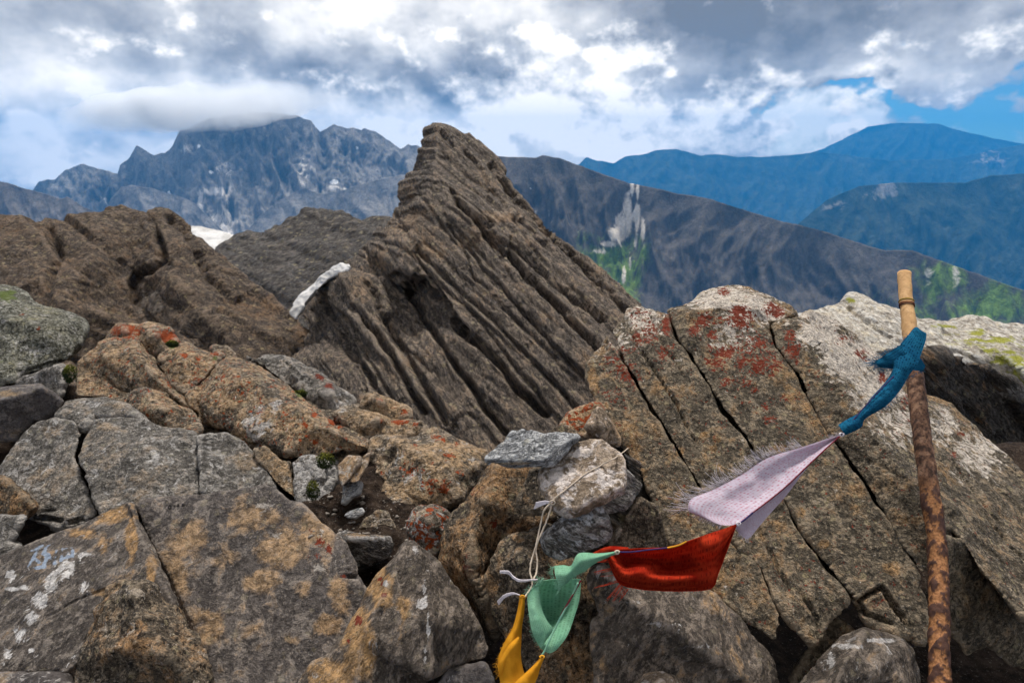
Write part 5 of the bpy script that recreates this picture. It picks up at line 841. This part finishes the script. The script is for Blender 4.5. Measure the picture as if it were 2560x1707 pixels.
# =================================================================== moss and gravel
def scratches():
    m = plain_mat('scratched_ink', (.012, .009, .008)); slab_ = [o for o in S.objects if o.get('label', '').startswith('large smooth rust')][0]
    for l in ([(429, 1264), (425, 1262.5), (421.5, 1265), (421.5, 1269), (425, 1271), (428, 1269), (427, 1266.5)], [(435, 1262), (437, 1266)], [(443, 1266), (445, 1259), (448, 1265), (444, 1263)], [(456, 1258), (456.5, 1265), (460, 1259), (458, 1262), (461, 1264)], [(468, 1258), (467, 1264)]):
        acc = Acc(); acc.add(*tube(pxline(l, 14, .0006), .0011, 5)); acc.build('scratched_letter', m, slab_)
scratches()
def moss():
    t = NT('moss_leaf'); at = t.n('ShaderNodeAttribute', attribute_name='stain'); n = t.noise(t.pos(), 120, 3); M = t.finish(t.mix(at.outputs[0], t.mix(n, (.012, .020, .005), (.03, .045, .010)), (.20, .20, .02)), .8, None, .2)
    for x, y, d, rx, ry, lab in ((178, 935, 2.28, 19, 24, 'dark green moss tuft in the gap beside the mossy boulder'), (815, 1152, 1.82, 26, 22, 'round green moss tuft with yellowish top above the soil pocket'), (784, 1226, 1.76, 18, 26, 'dark moss tuft hanging lower left in the soil pocket'), (432, 860, 2.5, 17, 9, 'small yellow-green moss patch on the crest of the outcrop'), (752, 984, 2.36, 18, 9, 'thin moss line on the slope of the outcrop')):
        v = []; f = []; c = []
        for _ in range(900):
            u = rng.normal(size=3); u /= np.linalg.norm(u); u[1] = -abs(u[1]); rr = rng.uniform(.55, 1.0)
            ctr = P(np.array(x), np.array(y), np.array(d))+(RIGHT*u[0]*rx*rr+UP*u[2]*ry*rr)*d/F+FWD*u[1]*min(rx, ry)*rr*d/F
            a = rng.normal(size=3); a = a/np.linalg.norm(a); b = np.cross(a, rng.normal(size=3)); b /= np.linalg.norm(b); l = .0032*d*rng.uniform(.6, 1.3); k = len(v)
            v += [ctr-a*l*.5, ctr+b*l*.25, ctr+a*l*.7+UP*l*.3, ctr-b*l*.25]; f.append((k, k+1, k+2, k+3)); g = max(0, u[2])*rng.uniform(0, 1.2); c += [(g, g, g, 1)]*4
        me = mesh('leaves', v, f, False); a_ = me.color_attributes.new('stain', 'FLOAT_COLOR', 'POINT'); a_.data.foreach_set('color', np.clip(np.array(c), 0, 1).astype(np.float32).ravel())
        o = place('moss_tuft', me, M); tag(o, lab, 'moss', 'moss tufts')
    acc = Acc(); M2 = plain_mat('gravel', (.26, .23, .20), (.12, .10, .085), 90.)
    for _ in range(170):
        x = rng.uniform(770, 1040); y = rng.uniform(1230, 1450); r = rng.uniform(1.2, 6)*(.5+rng.random()**3); d = hit(x, y)
        if not 1.35 < d < 1.9: continue
        ctr = P(np.array(x), np.array(y), np.array(d)); bm = bmesh.new(); bmesh.ops.create_icosphere(bm, subdivisions=1, radius=1); vv = [np.array(q.co)*(1+.35*rng.normal()) for q in bm.verts]; ff = [[w.index for w in q.verts] for q in bm.faces]; bm.free()
        acc.add([ctr+q*np.array((1.2, 1, .6))*r*d/F for q in vv], ff)
    if acc.v: o = acc.build('gravel', M2); tag(o, 'pale grit scattered on the dark soil pocket', 'gravel', kind='stuff')
moss()

# =================================================================== air
def haze():
    x0, x1, y0, y1, z0, z1 = -12500, 12500, -3000, 12600, -1601, 680
    v = [(x, y, z) for z in (z0, z1) for y in (y0, y1) for x in (x0, x1)]; f = [(0, 2, 3, 1), (4, 5, 7, 6), (0, 1, 5, 4), (2, 6, 7, 3), (0, 4, 6, 2), (1, 3, 7, 5)]
    t = NT('haze'); p = t.n('ShaderNodeVolumePrincipled'); p.inputs['Color'].default_value = (.03, .36, .86, 1); p.inputs['Absorption Color'].default_value = (.0, .0, 0, 1); p.inputs['Density'].default_value = HAZE
    o = t.n('ShaderNodeOutputMaterial'); t.l(p.outputs[0], o.inputs['Volume'])
    ob = place('haze', mesh('haze', v, f, False), t.m, recenter=False); tag(ob, kind='stuff')
def cloud(blobs, density, nsc, lo_, hi_, label, flat=.62, fade=True):
    v = []; f = []
    for (x, y, r, d) in blobs:
        bm = bmesh.new(); bmesh.ops.create_icosphere(bm, subdivisions=3, radius=1); c = P(np.array(float(x)), np.array(float(y)), np.array(float(d))); o = len(v); R0 = r*d/F
        v += [tuple(c+np.array(q.co)*np.array((1.25, .8, flat))*R0) for q in bm.verts]; f += [tuple(w.index+o for w in q.verts) for q in bm.faces]; bm.free()
    tmp = bpy.data.objects.new('tmp', mesh('tmp', v, f)); COL.objects.link(tmp); md = tmp.modifiers.new('r', 'REMESH'); md.mode = 'VOXEL'; md.voxel_size = .006*blobs[0][3]
    me = bpy.data.meshes.new_from_object(tmp.evaluated_get(bpy.context.evaluated_depsgraph_get())); bpy.data.objects.remove(tmp)
    t = NT('cloud_vapour'); n = t.noise(t.pos(), nsc, 5, .6, .4); n2 = t.noise(t.pos(), nsc*.3, 2, .5)
    den = t.math('MULTIPLY', t.step(t.math('ADD', t.math('MULTIPLY', n, .6), t.math('MULTIPLY', n2, .4)), lo_, hi_), density)
    if fade:
        cz = np.empty(len(me.vertices)*3, np.float32); me.vertices.foreach_get('co', cz); cz = cz.reshape(-1, 3); lo, hi = cz.min(0), cz.max(0)
        sp = t.n('ShaderNodeSeparateXYZ'); t.l(t.pos(), sp.inputs[0])
        for ax in (0, 2):
            u = t.math('MULTIPLY', t.math('SUBTRACT', sp.outputs[ax], float((lo[ax]+hi[ax])/2)), float(2/(hi[ax]-lo[ax]))); den = t.math('MULTIPLY', den, t.math('MAXIMUM', t.math('SUBTRACT', 1.0, t.math('POWER', t.math('ABSOLUTE', u), 2.5)), 0.))
    p = t.n('ShaderNodeVolumePrincipled'); p.inputs['Color'].default_value = (1, 1, 1, 1); t.l(den, p.inputs['Density']); p.inputs['Anisotropy'].default_value = .3
    o = t.n('ShaderNodeOutputMaterial'); t.l(p.outputs[0], o.inputs['Volume'])
    ob = place('cloud', me, t.m); tag(ob, label, 'cloud', kind='stuff')
cloud([(300, 285, 80, 3900), (400, 275, 90, 3900), (500, 268, 95, 3850), (600, 260, 95, 3850), (690, 248, 80, 3900), (770, 240, 50, 3950), (460, 290, 70, 3800), (560, 285, 70, 3800), (640, 270, 60, 3800), (210, 300, 55, 3900)], .021, .0065, .38, .66, 'white cloud bank lying on the top of the blue massif')
HAZE = 0.72e-4
haze()
